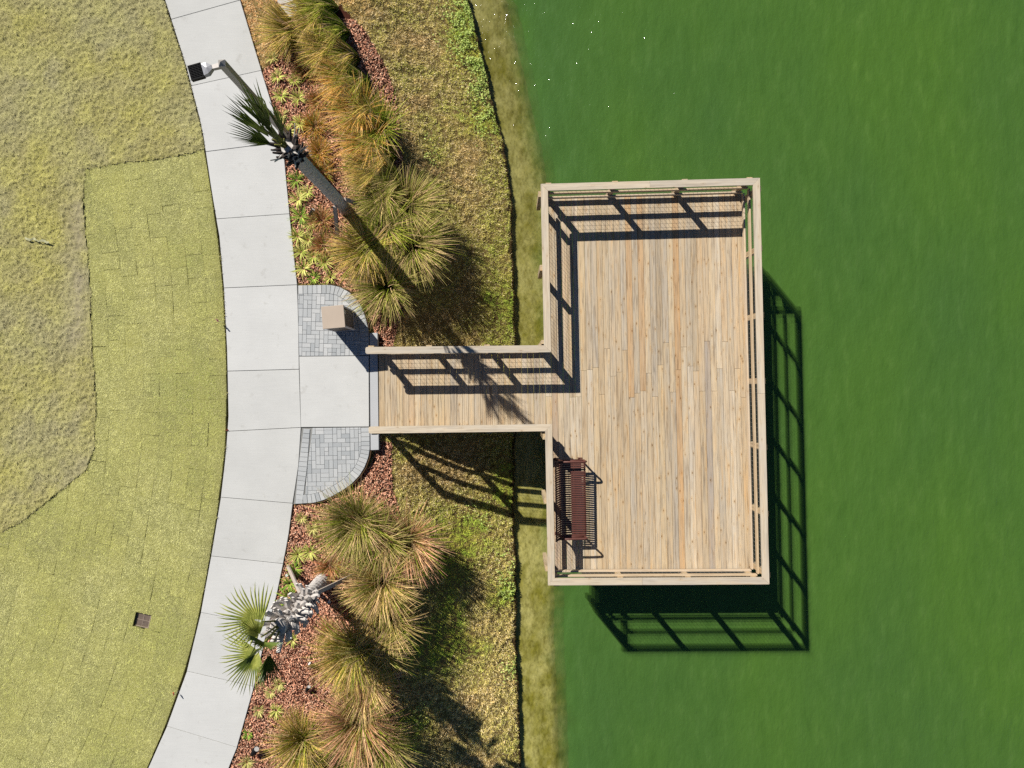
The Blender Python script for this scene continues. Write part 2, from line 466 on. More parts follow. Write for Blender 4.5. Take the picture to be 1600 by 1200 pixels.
clear = N(nt, 'ShaderNodeMixShader'); clear.inputs[0].default_value = .025; nt.links.new(tr.outputs[0], clear.inputs[1]); nt.links.new(gl.outputs[0], clear.inputs[2])
mx = N(nt, 'ShaderNodeMixShader'); nt.links.new(mul(nt, a.outputs['Fac'], WL[0][1]), mx.inputs[0]); nt.links.new(clear.outputs[0], mx.inputs[1]); nt.links.new(b.outputs[0], mx.inputs[2])
nt.links.new(mx.outputs[0], nt.nodes['Material Output'].inputs[0])
M['water'] = m
co = np.stack([xf, yf, np.full_like(xf, ZW)], -1)
water = link('water', np_mesh('water', co, quads, True, None, ('turbid', turb)), M['water'])
for dpt, opac in WL[1:]:
    lm, lnt, lb = new_mat('suspended_algae', .9, 0.0)
    lp = pos(lnt); ln = noise(lnt, mapping(lnt, lp, (.30, .14, 1), (0, 0, -.3)).outputs[0], 1.0, 4)
    lr = ramp(lnt, [(.3, walb(77, 112, 55)), (.7, walb(86, 122, 50))]); lnt.links.new(ln.outputs[0], lr.inputs[0]); lnt.links.new(lr.outputs[0], lb.inputs['Base Color'])
    la = N(lnt, 'ShaderNodeAttribute', attribute_name='turbid'); lt = N(lnt, 'ShaderNodeBsdfTransparent')
    lx = N(lnt, 'ShaderNodeMixShader'); lnt.links.new(mul(lnt, la.outputs['Fac'], opac), lx.inputs[0]); lnt.links.new(lt.outputs[0], lx.inputs[1]); lnt.links.new(lb.outputs[0], lx.inputs[2])
    lnt.links.new(lx.outputs[0], lnt.nodes['Material Output'].inputs[0])
    c2_ = co.copy(); c2_[:, 2] -= dpt
    link('turbid_layer', np_mesh('turbid_layer', c2_, quads, True, None, ('turbid', turb)), lm, water)
water['kind'] = 'structure'; water['label'] = 'murky green pond water, clear over the shallows'

# ------------------------------------------------------------------ concrete path, slab by slab
joints = [((243,-50),(357,-55)), ((265.5,30),(372,0)), ((300,134),(407,110)), ((324,237),(441,222)), ((341,342),(452,334)), ((350,450),(464,445)),
          ((356,580),(467,577)), ((357,674),(470,668)), ((345,777),(457.5,786.5)), ((330,869),(442,881)), ((314,957),(419,978)),
          ((292,1049),(396,1073)), ((261,1135),(370,1168)), ((222,1222),(334,1262))]
path = bpy.data.objects.new('path', None); COL.objects.link(path)
path['kind'] = 'structure'; path['label'] = 'curved pale concrete footpath laid in slabs'
def edge_pts(curve, y0, y1, n=5):
    c = np.array(curve, float); ys = np.linspace(y0, y1, n)
    return [(float(np.interp(y, c[:, 1], c[:, 0])), float(y)) for y in ys]
for (l0, r0), (l1, r1) in zip(joints[:-1], joints[1:]):
    L = edge_pts(path_left, l0[1], l1[1]); R = edge_pts(path_right, r0[1], r1[1])
    g = 0.35
    L[0] = (L[0][0], L[0][1]+g); R[0] = (R[0][0], R[0][1]+g); L[-1] = (L[-1][0], L[-1][1]-g); R[-1] = (R[-1][0], R[-1][1]-g)
    poly = [P(x, y)[:2] for x, y in L] + [P(x, y)[:2] for x, y in reversed(R)]
    zz = random.uniform(-.004, .004)
    MB().prism(poly, -.12, zz, .004).build('path_slab', M['concrete'], path)
landing_poly = [P(x, y)[:2] for x, y in ((467.6,557.2),(470.4,667.4),(576.6,666.6),(576.0,556.2))]
MB().prism(landing_poly, -.12, .002, .004).build('landing_slab', M['concrete'], path)

# ------------------------------------------------------------------ block paving on both sides of the landing
def paver_mat():
    m, nt, b = new_mat('grey_paver', 0.85, 0.2)
    t = ramp(nt, [(0, alb(180, 184, 185)), (.3, alb(205, 207, 206)), (.6, alb(196, 199, 199)), (.85, alb(216, 217, 215)), (1, alb(186, 189, 189))])
    nt.links.new(orand(nt), t.inputs[0])
    n = noise(nt, pos(nt), 45, 4, .7)
    r = ramp(nt, [(.3, (.88, .88, .88)), (.65, (1.04, 1.04, 1.04))]); nt.links.new(n.outputs[0], r.inputs[0])
    nt.links.new(mix(nt, 1.0, t.outputs[0], r.outputs[0], 'MULTIPLY'), b.inputs['Base Color'])
    bump(nt, b, n.outputs[0], .3, .01)
    return m
M['paver'] = paver_mat()
M['joint_sand'] = plain('joint_sand', alb(150, 150, 146), .95, .1)

def clip(poly, clipper):
    out = [tuple(p) for p in poly]
    n = len(clipper)
    for i in range(n):
        a = clipper[i]; b = clipper[(i+1) % n]
        inp = out; out = []
        if not inp: return []
        def side(p): return (b[0]-a[0])*(p[1]-a[1]) - (b[1]-a[1])*(p[0]-a[0])
        for j in range(len(inp)):
            p, q = inp[j], inp[(j+1) % len(inp)]
            sp, sq = side(p), side(q)
            if sp >= 0: out.append(p)
            if (sp >= 0) != (sq >= 0):
                t = sp/(sp-sq); out.append((p[0]+t*(q[0]-p[0]), p[1]+t*(q[1]-p[1])))
    return out
def area(poly): return .5*sum(poly[i][0]*poly[(i+1)%len(poly)][1]-poly[(i+1)%len(poly)][0]*poly[i][1] for i in range(len(poly)))
def ccw(poly): return poly if area(poly) > 0 else poly[::-1]
def inset(poly, d):
    poly = ccw([tuple(p) for p in poly]); n = len(poly); out = []
    for i in range(n):
        p0, p1, p2 = poly[i-1], poly[i], poly[(i+1) % n]
        def nrm(a, b):
            l = math.hypot(b[0]-a[0], b[1]-a[1]) or 1e-9; return (-(b[1]-a[1])/l, (b[0]-a[0])/l)
        n1, n2 = nrm(p0, p1), nrm(p1, p2)
        mx_, my_ = n1[0]+n2[0], n1[1]+n2[1]; l2 = (mx_*mx_+my_*my_)/2 or 1
        out.append((p1[0]+mx_*d/l2, p1[1]+my_*d/l2))
    return out
def resample(pts, step):
    out = [pts[0]]; acc = 0
    tot = sum(math.dist(pts[i], pts[i+1]) for i in range(len(pts)-1)); n = max(1, round(tot/step)); st = tot/n
    res = [pts[0]]; target = st; d = 0
    for i in range(len(pts)-1):
        l = math.dist(pts[i], pts[i+1])
        while target <= d+l+1e-9 and len(res) <= n:
            t = (target-d)/l; res.append((pts[i][0]+t*(pts[i+1][0]-pts[i][0]), pts[i][1]+t*(pts[i+1][1]-pts[i][1]))); target += st
        d += l
    return res

def paving(name, px_poly, border_px, label, rot, bw=.215):
    """a convex field of herringbone blocks with a soldier course along border_px"""
    outer = ccw([tuple(P(x, y)[:2]) for x, y in px_poly])
    root = bpy.data.objects.new(name, None); COL.objects.link(root)
    root['kind'] = 'structure'; root['label'] = label
    MB().prism(outer, -.11, -.016).build('sand_bed', M['joint_sand'], root)
    # field polygon: outer cut back from the border line
    field = list(outer)
    cx = sum(p[0] for p in outer)/len(outer); cy = sum(p[1] for p in outer)/len(outer)
    for line in border_px:
        bp = [tuple(P(x, y)[:2]) for x, y in line]
        res = resample(bp, .112); cut_edges = True
        innr = []
        for i, p in enumerate(res):
            a = res[max(i-1, 0)]; b = res[min(i+1, len(res)-1)]
            tx, ty = b[0]-a[0], b[1]-a[1]; l = math.hypot(tx, ty)
            nx_, ny_ = -ty/l, tx/l
            if (cx-p[0])*nx_ + (cy-p[1])*ny_ < 0: nx_, ny_ = -nx_, -ny_
            innr.append((p[0]+nx_*bw, p[1]+ny_*bw))
        for i in range(len(res)-1):
            q = ccw([res[i], res[i+1], innr[i+1], innr[i]])
            q = clip(q, outer)
            if len(q) < 3 or area(q) < .002: continue
            q = inset(q, .0035)
            MB().prism(q, -.06, random.uniform(-.003, .003), .005).build('paver', M['paver'], root)
            if True:
                a, b_ = innr[i], innr[i+1]
                # half plane cut of the field
                s_in = (b_[0]-a[0])*(cy-a[1]) - (b_[1]-a[1])*(cx-a[0])
                if math.dist(a, b_) > 1e-4:
                    big = 50
                    dx, dy = (b_[0]-a[0]), (b_[1]-a[1]); l = math.hypot(dx, dy); dx /= l; dy /= l
                    if s_in < 0: dx, dy = -dx, -dy
                    A = (a[0]-dx*big, a[1]-dy*big); B = (a[0]+dx*big, a[1]+dy*big)
                    C = (B[0]-dy*big, B[1]+dx*big); D_ = (A[0]-dy*big, A[1]+dx*big)
                    field = clip(field, [A, B, C, D_]) or field
    W, Lh = .105, .21
    ca, sa = math.cos(rot), math.sin(rot)
    free = {}
    rp = random.Random(len(px_poly))
    R_ = 14
    for i in range(-R_, R_):
        for j in range(-R_, R_):
            if (i, j) in free: continue
            w_, h_ = rp.choice([(2, 1), (2, 1), (1, 2), (1, 2), (1, 2), (1, 1)])
            if (i, j+h_-1) in free: h_ = 1
            for a in range(w_):
                for c in range(h_): free[(i+a, j+c)] = 1
            q = [(i*W, j*W), ((i+w_)*W, j*W), ((i+w_)*W, (j+h_)*W), (i*W, (j+h_)*W)]
            q = [(cx + x*ca - y*sa, cy + x*sa + y*ca) for x, y in q]
            q = clip(q, field)
            if len(q) < 3 or area(q) < .0005: continue
            q = inset(q, .0022)
            if area(q) < .0002: continue
            MB().prism(q, -.06, rp.uniform(-.003, .003), .005).build('paver', M['paver'], root)
    return root
paving('paving', [(465,446),(515,445),(530,448),(545,456),(556,466),(565,479),(571,495),(575,512),(576.5,528),(576.2,555.5),(467.3,556.6),(466,500)],
       [[(466,446),(515,445),(530,448),(545,456),(556,466),(565,479),(571,495),(575,512),(576.4,528),(576.4,555)]],
       'grey block paving under the taupe litter bin, north of the landing', -.03)
paving('paving', [(471,668.8),(577.5,667.6),(578,700),(576,714),(570,730),(562,743),(550,756),(536,766),(520,775),(505,782),(490,786),(458.2,787.8),(466,730)],
       [[(470.8,669.5),(466.2,730),(458.6,787)], [(577.6,668),(578,690),(578,702),(576,714),(570,730),(562,743),(550,756),(536,766),(520,775),(505,782),(490,786),(475,787.2),(459,787.8)]],
       'grey block paving south of the landing beside the grass clumps', .02)
# low concrete edge around the outside of both paved curves
for pts in ([(515,443.6),(530,446.6),(546,454.6),(557.4,465),(566.6,478),(572.6,494),(576.6,512)], [(579.5,704),(577.6,714.6),(571.6,731),(563.2,744.2),(551,757.4),(536.8,767.4),(520.5,776.4),(505.5,783.4),(490,787.4)]):
    w = [P(x, y)[:2] for x, y in pts]; mb = MB()
    for a, b_ in zip(w[:-1], w[1:]):
        d = b_-a; l = np.linalg.norm(d); n_ = np.array([-d[1], d[0]])/l*.011
        mb.prism(ccw([tuple(a-n_), tuple(b_-n_), tuple(b_+n_), tuple(a+n_)]), -.16, -.006)
    o = mb.build('paving_edge', M['soil'], None); o['kind'] = 'structure'; o['label'] = 'dark edging along the curved block paving'

# ------------------------------------------------------------------ the pier
pier = empty('fishing_pier', (1.2, 0, 0), 'T shaped timber pier with plank deck and railings over the green pond', 'pier')
pier_inv = Matrix.Translation((-1.2, 0, 0))
def pchild(o, parent=None):
    o.parent = parent or pier
    if parent is None: o.matrix_parent_inverse = pier_inv
    return o
def plank(name, corners, z0, z1, mat, parent, ch=.004):
    """corners: a0,a1 (near end left/right), b1,b0 (far end right/left) in XY; grain from a to b"""
    a0, a1, b1, b0 = [np.asarray(c, float)[:2] for c in corners]
    c = (a0+a1+b0+b1)/4; d = (b0+b1)/2-(a0+a1)/2; ang = math.atan2(d[1], d[0]) - math.pi/2
    ca, sa = math.cos(-ang), math.sin(-ang)
    loc = [((p-c)[0]*ca-(p-c)[1]*sa, (p-c)[0]*sa+(p-c)[1]*ca) for p in (a0, a1, b1, b0)]
    zc = (z0+z1)/2
    o = MB().prism(ccw(loc), z0-zc, z1-zc, ch).build(name, mat)
    o.location = (c[0], c[1], zc); o.rotation_euler = (0, 0, ang)
    return pchild(o, parent)
def beam3(name, A, B, w, h, mat, parent, up=(0, 0, 1), ch=.004):
    """a timber from A to B (centre line), w across, h along up; grain along it"""
    A, B = Vector(A), Vector(B); y = (B-A); L = y.length; y.normalize()
    upv = Vector(up); x = y.cross(upv).normalized(); z = x.cross(y)
    mb = MB()
    c = ch
    prof = [(-w/2+c,-h/2),(w/2-c,-h/2),(w/2,-h/2+c),(w/2,h/2-c),(w/2-c,h/2),(-w/2+c,h/2),(-w/2,h/2-c),(-w/2,-h/2+c)]
    n = len(prof)
    mb.add([(p[0], -L/2, p[1]) for p in prof] + [(p[0], L/2, p[1]) for p in prof],
           [tuple(range(n)), tuple(range(2*n-1, n-1, -1))] + [(i, n+i, n+(i+1)%n, (i+1)%n) for i in range(n)])
    o = mb.build(name, mat)
    m3 = Matrix((x, y, z)).transposed().to_4x4(); m3.translation = (A+B)/2
    o.matrix_world = m3
    return pchild(o, parent)
ZC = 1.07
def PC(x, y): return P(x, y, ZC)[:2]
cNW, cNE, cSE, cSW = PC(850.4,292.6), PC(1182,283.4), PC(1196.6,907.6), PC(861.6,909.2)
cJN, cJS = PC(855.6,544.8), PC(857.2,668.2)
cAN, cAS = PC(571,547.6), PC(576,672)
def lerp(a, b, t): return a + (b-a)*t
# deck boards: columns of boards running north-south
EW = .0
t0, t1 = 0.0, 1.0
nb = 34
top_l, top_r = cNW + np.array([.0, 0]), cNE + np.array([.02, 0])
bot_l, bot_r = cSW + np.array([.0, 0]), cSE + np.array([.02, 0])
gap = .006
def deck_pieces(bl, br, tr, tl):
    """split one column into boards"""
    L = float(np.linalg.norm(tl-bl)); cuts = [0.0]
    if L > 5.2:
        cuts.append(random.choice([4.27, 4.88, L-4.88, L-4.27, L-3.66]) + random.uniform(-.1, .1))
    cuts.append(L)
    for c0, c1 in zip(cuts[:-1], cuts[1:]):
        e0 = 0 if c0 == 0 else .0015; e1 = 0 if c1 == L else .0015
        f0, f1 = (c0+e0)/L, (c1-e1)/L
        zz = random.uniform(-.0025, .0025)
        plank('deck_board', (lerp(bl, tl, f0), lerp(br, tr, f0), lerp(br, tr, f1), lerp(bl, tl, f1)), -.038, zz, M['deck'], None, .005)
for i in range(nb):
    u0, u1 = i/nb, (i+1)/nb
    bl, br = lerp(bot_l, bot_r, u0), lerp(bot_l, bot_r, u1); tl, tr = lerp(top_l, top_r, u0), lerp(top_l, top_r, u1)
    g = np.array([gap/2, 0])
    deck_pieces(bl+g, br-g, tr-g, tl+g)
# walkway boards
wn0, wn1 = np.array([P(591.5, 0)[0], cAN[1]]), cJN; ws0, ws1 = np.array([P(592.5, 0)[0], cAS[1]]), cJS
nbw = 28
for i in range(nbw):
    u0, u1 = i/nbw, (i+1)/nbw
    g = np.array([gap/2, 0])
    # the last column ends at the west edge of the platform
    deck_pieces(lerp(ws0, ws1+np.array([-.004, 0]), u0)+g, lerp(ws0, ws1+np.array([-.004, 0]), u1)-g, lerp(wn0, wn1+np.array([-.004, 0]), u1)-g, lerp(wn0, wn1+np.array([-.004, 0]), u0)+g)
# joists, rim boards, beams and piles below
def rim(a, b_, off, n=None):
    d = b_-a; l = np.linalg.norm(d); d = d/l; nrm = np.array([-d[1], d[0]])
    A = a + nrm*off; B = b_ + nrm*off
    beam3('rim_joist', (*A, -.165), (*B, -.165), .04, .25, M['post'], None)
zone_c = lerp(cNW, cSE, .5)
for a, b_, s in ((cNW, cNE, 1), (cNE, cSE, 1), (cSE, cSW, 1), (cSW, cJS, 1), (cJN, cNW, 1), (wn0, wn1, 1), (ws1, ws0, 1)):
    rim(a, b_, -.03)
for k in range(9):
    v = (k+.5)/9
    A, B = lerp(cNW, cSW, v), lerp(cNE, cSE, v)
    beam3('joist', (A[0]+.05, A[1], -.155), (B[0]-.05, B[1], -.155), .04, .22, M['post'], None)
for k in range(4):
    v = (k+.5)/4; A, B = lerp(wn0, ws0, v), lerp(wn1, ws1, v)
    beam3('joist', (A[0]+.05, A[1], -.155), (B[0]-.02, B[1], -.155), .04, .22, M['post'], None)
for u in (.06, .5, .94):
    A, B = lerp(cNW, cNE, u), lerp(cSW, cSE, u)
    beam3('support_beam', (A[0], A[1]-.1, -.37), (B[0], B[1]+.1, -.37), .12, .2, M['post'], None)
    for v in (.05, .37, .68, .95):
        q = lerp(A, B, v)
        o = MB().tube([(0,0,-4.6),(0,0,-.47)], .14, 12).build('piling', M['post'], None, True, (q[0], q[1], 0))
        pchild(o)
for u in (.12, .62):
    A, B = lerp(wn0, wn1, u), lerp(ws0, ws1, u)
    beam3('support_beam', (A[0], A[1], -.37), (B[0], B[1], -.37), .12, .2, M['post'], None)
    for v in (.1, .9):
        q = lerp(A, B, v)
        o = MB().tube([(0,0,-3.4),(0,0,-.47)], .13, 12).build('piling', M['post'], None, True, (q[0], q[1], 0)); pchild(o)

def railing(a, b_, side, tposts, mit_a, mit_b, label, out=.03, ext_a=0.0, mesh_in=True):
    """a railing on the line a-b; side=+1 when the outside lies to the left of a->b; mit: cap corner offsets (outer, inner) along the line at each end"""
    sec = bpy.data.objects.new('railing', None); COL.objects.link(sec); sec['label'] = label
    sec.location = (0, 0, 0); pchild(sec)
    sec.matrix_parent_inverse = pier_inv
    d = b_-a; L = float(np.linalg.norm(d)); d = d/L; n_ = np.array([-d[1], d[0]])*side
    hw = .08
    # the cap, in one or two boards
    cuts = [0.0] + ([L*random.uniform(.45, .6)] if L > 4.5 else []) + [L]
    for i in range(len(cuts)-1):
        c0, c1 = cuts[i], cuts[i+1]
        o0 = mit_a[0] if i == 0 else .001; i0 = mit_a[1] if i == 0 else .001
        o1 = mit_b[0] if i == len(cuts)-2 else -.001; i1 = mit_b[1] if i == len(cuts)-2 else -.001
        if i == 0 and ext_a:                                      # rounded free end
            r = .045
            ring = []
            for sgn in (1, -1):
                for k in range(5):
                    t = math.pi/2*k/4
                    if sgn == 1: ring.append((c0-ext_a + r - r*math.cos(math.pi/2-t), hw - r + r*math.sin(math.pi/2-t)))
                    else: ring.append((c0-ext_a + r - r*math.cos(t), -(hw - r) - r*math.sin(t)))
            ring += [(c1+i1, -hw), (c1+o1, hw)]
            wpts = [a + d*s_ + n_*h_ for s_, h_ in ring]
            c = (wpts[0]+wpts[-2])/2; ang = math.atan2(d[1], d[0])-math.pi/2; ca, sa = math.cos(-ang), math.sin(-ang)
            loc = [((p-c)[0]*ca-(p-c)[1]*sa, (p-c)[0]*sa+(p-c)[1]*ca) for p in wpts]
            o = MB().prism(ccw(loc), -.02, .02, .004).build('cap_board', M['cap'])
            o.location = (c[0], c[1], ZC-.02); o.rotation_euler = (0, 0, ang); pchild(o, sec)
        else:
            q = [a + d*(c0+o0) + n_*hw, a + d*(c0+i0) - n_*hw, a + d*(c1+i1) - n_*hw, a + d*(c1+o1) + n_*hw]
            plank('cap_board', (q[0], q[1], q[2], q[3]), ZC-.04, ZC, M['cap'], sec)
    up = (0, 0, 1)
    ia = .03; ib = .03
    for zlo, zhi in ((.935, 1.029), (.475, .595), (.065, .185)):
        A, B = a + d*ia + n_*.0, b_ - d*ib + n_*.0
        beam3('rail', (*A, (zlo+zhi)/2), (*B, (zlo+zhi)/2), .04, zhi-zlo, M['rail'], sec)
    for t in tposts:
        q = a + d*t + n_*(hw+out-.045)
        if out <= .03: q = a + d*t + n_*(.0225+.045+.0)
        q = a + d*t + n_*(.021+.045 + (out-.03))
        depth_ = .09 + 0
        beam3('post', (*q, -.24), (*q, 1.028), .13, .092+2*(out-.03)*0, M['post'], sec, up=tuple((*n_, 0)))
    # welded wire mesh fixed to the inner face of the rails
    mb = MB(); w = .0028
    nx_ = int((L-.1)/.102); z0, z1 = .12, .99
    for k in range(nx_+1):
        s_ = .05 + k*.102
        p = a + d*s_ + n_*.0235
        mb.tube([(*p, z0), (*p, z1)], w, 4, False)
    for k in range(9):
        z = z0 + (z1-z0)*k/8
        p = a + d*.05 + n_*.0285; q = b_ - d*.05 + n_*.0285
        mb.tube([(*p, z), (*q, z)], w, 4, False)
    o = mb.build('wire_mesh', M['wire']); pchild(o, sec)
    return sec
def L_(a, b_): return float(np.linalg.norm(b_-a))
hw = .08
# outer corners mitre outwards (outer edge longer), inner corners the other way
railing(cNW, cNE, 1, [.10, L_(cNW,cNE)*.335, L_(cNW,cNE)*.665, L_(cNW,cNE)-.14], (-hw, hw), (hw, -hw), 'north railing of the platform over open water')
railing(cNE, cSE, 1, [.16] + [L_(cNE,cSE)*k/6 for k in range(1, 6)] + [L_(cNE,cSE)-.12], (-hw, hw), (hw, -hw), 'long east railing of the platform facing the open pond')
railing(cSE, cSW, 1, [.13, L_(cSE,cSW)*.34, L_(cSE,cSW)*.665, L_(cSE,cSW)-.12], (-hw, hw), (hw, -hw), 'south railing of the platform')
railing(cSW, cJS, 1, [.30, 1.85, 3.32], (-hw, hw), (-hw, hw), 'west railing behind the brown bench', .055)
railing(cJN, cNW, 1, [.14, 1.86, 3.55], (hw, -hw), (hw, -hw), 'west railing north of the walkway', .055)
railing(cAN, cJN, 1, [.12, 1.45, 2.78, 4.02], (0, 0), (-hw, hw), 'north railing of the walkway', .03, .001)
railing(cAS, cJS, -1, [.12, 1.45, 2.76, 4.0], (0, 0), (-hw, hw), 'south railing of the walkway', .03, .001)
# concrete abutment the walkway starts from
ab = MB().prism(ccw([tuple(P(x, y)[:2]) for x, y in ((577.4,520.5),(589.6,519.8),(591.6,703),(579,703.6))]), -.75, -.004, .006).build('abutment', M['abutment'])
tag(ab, 'narrow concrete abutment strip where the walkway boards begin', 'abutment')

# ------------------------------------------------------------------ litter bin on the paving
M['taupe'] = plain('taupe_powder_coat', alb(202, 184, 164), .55, .3, 0, .03, 4)
M['bin_frame'] = plain('pale_bin_frame', alb(246, 240, 238), .5, .3, 0, .03, 6)
M['bin_panel'] = plain('brown_grey_panel', alb(122, 110, 100), .6, .3, 0, .1, 8)
M['white_metal'] = plain('white_metal', alb(235, 232, 228), .4, .4, 0, .03, 6)
bx, by = P(538.3, 502.0, 0)[:2]
HB = 1.10
bin_ = empty('litter_bin', (bx, by, 0), 'taupe topped square litter bin standing on the grey block paving', 'litter bin', rz=.085)
s = .245
mb = MB()
for sx in (-1, 1):
    for sy in (-1, 1):
        mb.box(*sorted((sx*s, sx*(s-.035))), *sorted((sy*s, sy*(s-.035))), .0, HB-.05)
for z0, z1 in ((.03, .07), (HB-.10, HB-.05)):
    mb.box(-s+.035, s-.035, -s, -s+.03, z0, z1); mb.box(-s+.035, s-.035, s-.03, s, z0, z1)
    mb.box(-s, -s+.03, -s+.035, s-.035, z0, z1); mb.box(s-.03, s, -s+.035, s-.035, z0, z1)
mb.build('frame', M['bin_frame'], bin_)
for k in range(4):
    MB().box(-s+.035, s-.035, s-.022, s-.012, .07, HB-.10).build('panel', M['bin_panel'], bin_, rot=(0, 0, k*math.pi/2))
MB().prism([(-s-.012,-s-.012),(s+.012,-s-.012),(s+.012,s+.012),(-s-.012,s+.012)], HB-.05, HB, .006).build('lid', M['taupe'], bin_)
MB().box(s-.004, s+.008, .06, .15, HB-.16, HB-.055).build('latch', M['white_metal'], bin_)
MB().box(-.14, -.06, -s-.010, -s+.004, HB-.10, HB-.055).build('hinge', M['white_metal'], bin_)

# ------------------------------------------------------------------ bench
M['bench'] = plain('oxblood_coated_steel', alb(104, 62, 52), .5, .35, 0, .08, 10)
by0, by1 = P(0, 719.5, .45)[1], P(0, 840.5, .45)[1]
bench = empty('bench', (1.17, (by0+by1)/2, 0), 'dark red brown slatted steel bench against the west railing', 'bench', rz=.012)
LB = by0-by1
prof = [(-.135,.865),(-.15,.875),(-.165,.86),(-.145,.80),(-.10,.66),(-.055,.54),(-.02,.47),(.03,.435),(.10,.42),(.22,.415),(.36,.425),(.48,.44),(.555,.445),(.585,.435),(.59,.405),(.57,.385)]
def strap(wd):
    th = .005; v = []; f = []
    n = len(prof)
    for i, (x, z) in enumerate(prof):
        a = prof[max(i-1, 0)]; b = prof[min(i+1, n-1)]
        dx, dz = b[0]-a[0], b[1]-a[1]; l = math.hypot(dx, dz); nx_, nz_ = -dz/l*th/2, dx/l*th/2
        v += [(x+nx_, -wd/2, z+nz_), (x+nx_, wd/2, z+nz_), (x-nx_, wd/2, z-nz_), (x-nx_, -wd/2, z-nz_)]
    for i in range(n-1):
        for k in range(4): f.append((i*4+k, i*4+(k+1)%4, (i+1)*4+(k+1)%4, (i+1)*4+k))
    f += [(3,2,1,0), tuple((n-1)*4+k for k in range(4))]
    return py_mesh('slat', v, f)
sm = strap(.036); sm.materials.append(M['bench'])
ns = 33
for k in range(ns):
    y = -LB/2 + .065 + (LB-.13)*k/(ns-1)
    link('slat', sm, None, bench, (0, y, 0))
for nm, x, z, r in (('seat_bar', .31, .398, .014), ('front_bar', .565, .40, .018), ('top_bar', -.145, .855, .016), ('back_bar', -.03, .455, .015)):
    MB().tube([(x, -LB/2+.02, z), (x, LB/2-.02, z)], r, 8).build(nm, M['bench'], bench, True)
def arc(pts, n=6):
    """a polyline with rounded corners"""
    out = [Vector(pts[0])]
    for i in range(1, len(pts)-1):
        a, b, c = Vector(pts[i-1]), Vector(pts[i]), Vector(pts[i+1])
        r = min(.09, (a-b).length*.45, (c-b).length*.45)
        p, q = b+(a-b).normalized()*r, b+(c-b).normalized()*r
        for k in range(n+1):
            t = k/n; out.append(p*(1-t)**2 + b*2*t*(1-t) + q*t*t)
    out.append(Vector(pts[-1])); return out
for sy in (-1, 1):
    y = sy*(LB/2-.015)
    fr = bpy.data.objects.new('end_frame', None); COL.objects.link(fr); fr.parent = bench
    MB().tube(arc([(-.09,y,.0),(.02,y,.40),(-.155,y,.86)]), .024, 8).build('rear_leg', M['bench'], fr, True)
    MB().tube(arc([(-.10,y,.66),(.30,y,.665),(.60,y,.655),(.545,y,.40),(.50,y,.0)]), .024, 8).build('arm_rest', M['bench'], fr, True)
    MB().tube([(.0,y,.405),(.545,y,.41)], .022, 8).build('seat_rail', M['bench'], fr, True)
    MB().box(-.01, .57, y-.03, y+.03, .405, .425).build('side_plate', M['bench'], fr)
    for fx in (-.09, .50):
        MB().box(fx-.05, fx+.05, y-.035, y+.035, 0.003, .012).build('foot', M['bench'], fr)

# ------------------------------------------------------------------ lamp post
M['bronze'] = plain('grey_bronze_paint', alb(176, 170, 164), .45, .4, .2, .06, 5)
M['black_metal'] = plain('black_metal', alb(20, 20, 22), .7, .15, 0, .1, 8)
M['cast_grey'] = plain('pale_cast_metal', alb(186, 186, 188), .35, .5, .3, .08, 9)
lx, ly = -5.05, 5.585
lamp = empty('lamp_post', (lx, ly, -.07), 'tall square grey lamp post with black finned head over the path', 'lamp post')
HL = 5.06
mb = MB()
mb.box(-.058, .058, -.058, .058, 0, HL-.04)
mb.build('pole', M['bronze'], lamp, rot=(0, 0, .07))
MB().add([(-.062,-.062,HL-.045),(.062,-.062,HL-.045),(.062,.062,HL-.045),(-.062,.062,HL-.045),(0,0,HL+.02)], [(3,2,1,0),(0,1,4),(1,2,4),(2,3,4),(3,0,4)]).build('pole_cap', M['bronze'], lamp, rot=(0, 0, .07))
MB().box(-.16, .16, -.16, .16, 0, .03).build('base_plate', M['bronze'], lamp, rot=(0, 0, .07))
ang = math.atan2(-11, -39)
head = bpy.data.objects.new('lamp_head', None); COL.objects.link(head); head.parent = lamp; head.location = (0, 0, HL-.10); head.rotation_euler = (0, 0, ang); head.scale = (1.12, 1.12, 1.0)
MB().add([(.05,-.035,-.06),(.17,-.03,-.05),(.17,.03,-.05),(.05,.035,-.06),(.05,-.035,.03),(.17,-.03,.03),(.17,.03,.03),(.05,.035,.03)],
         [(3,2,1,0),(4,5,6,7),(0,1,5,4),(1,2,6,5),(2,3,7,6),(3,0,4,7)]).build('arm', M['bronze'], head)
MB().add([(.171,-.035,-.04),(.245,-.10,-.04),(.325,-.105,-.04),(.325,.105,-.04),(.245,.10,-.04),(.171,.035,-.04),
          (.171,-.03,.035),(.245,-.085,.045),(.325,-.095,.03),(.325,.095,.03),(.245,.085,.045),(.171,.03,.035),(.25,0,.062)],
         [(5,4,3,2,1,0),(0,1,7,6),(1,2,8,7),(2,3,9,8),(3,4,10,9),(4,5,11,10),(5,0,6,11),(6,7,12),(7,8,12),(8,9,12),(9,10,12),(10,11,12),(11,6,12)]).build('driver_housing', M['cast_grey'], head)
mb = MB(); mb.box(.327, .53, -.11, .11, -.045, .005)
for k in range(9):
    y = -.10 + .2*k/8
    mb.box(.335, .522, y-.004, y+.004, .005, .032)
for k in range(5):
    x = .345 + .165*k/4
    mb.box(x-.003, x+.003, -.1045, .1045, .005, .026)
mb.box(.327, .53, -.117, -.1095, -.045, .034); mb.box(.327, .53, .1095, .117, -.045, .034); mb.box(.524, .537, -.117, .117, -.046, .0345)
mb.build('heat_sink', M['black_metal'], head)
MB().box(.34, .52, -.095, .095, -.052, -.0455).build('lens', M['white_metal'], head)

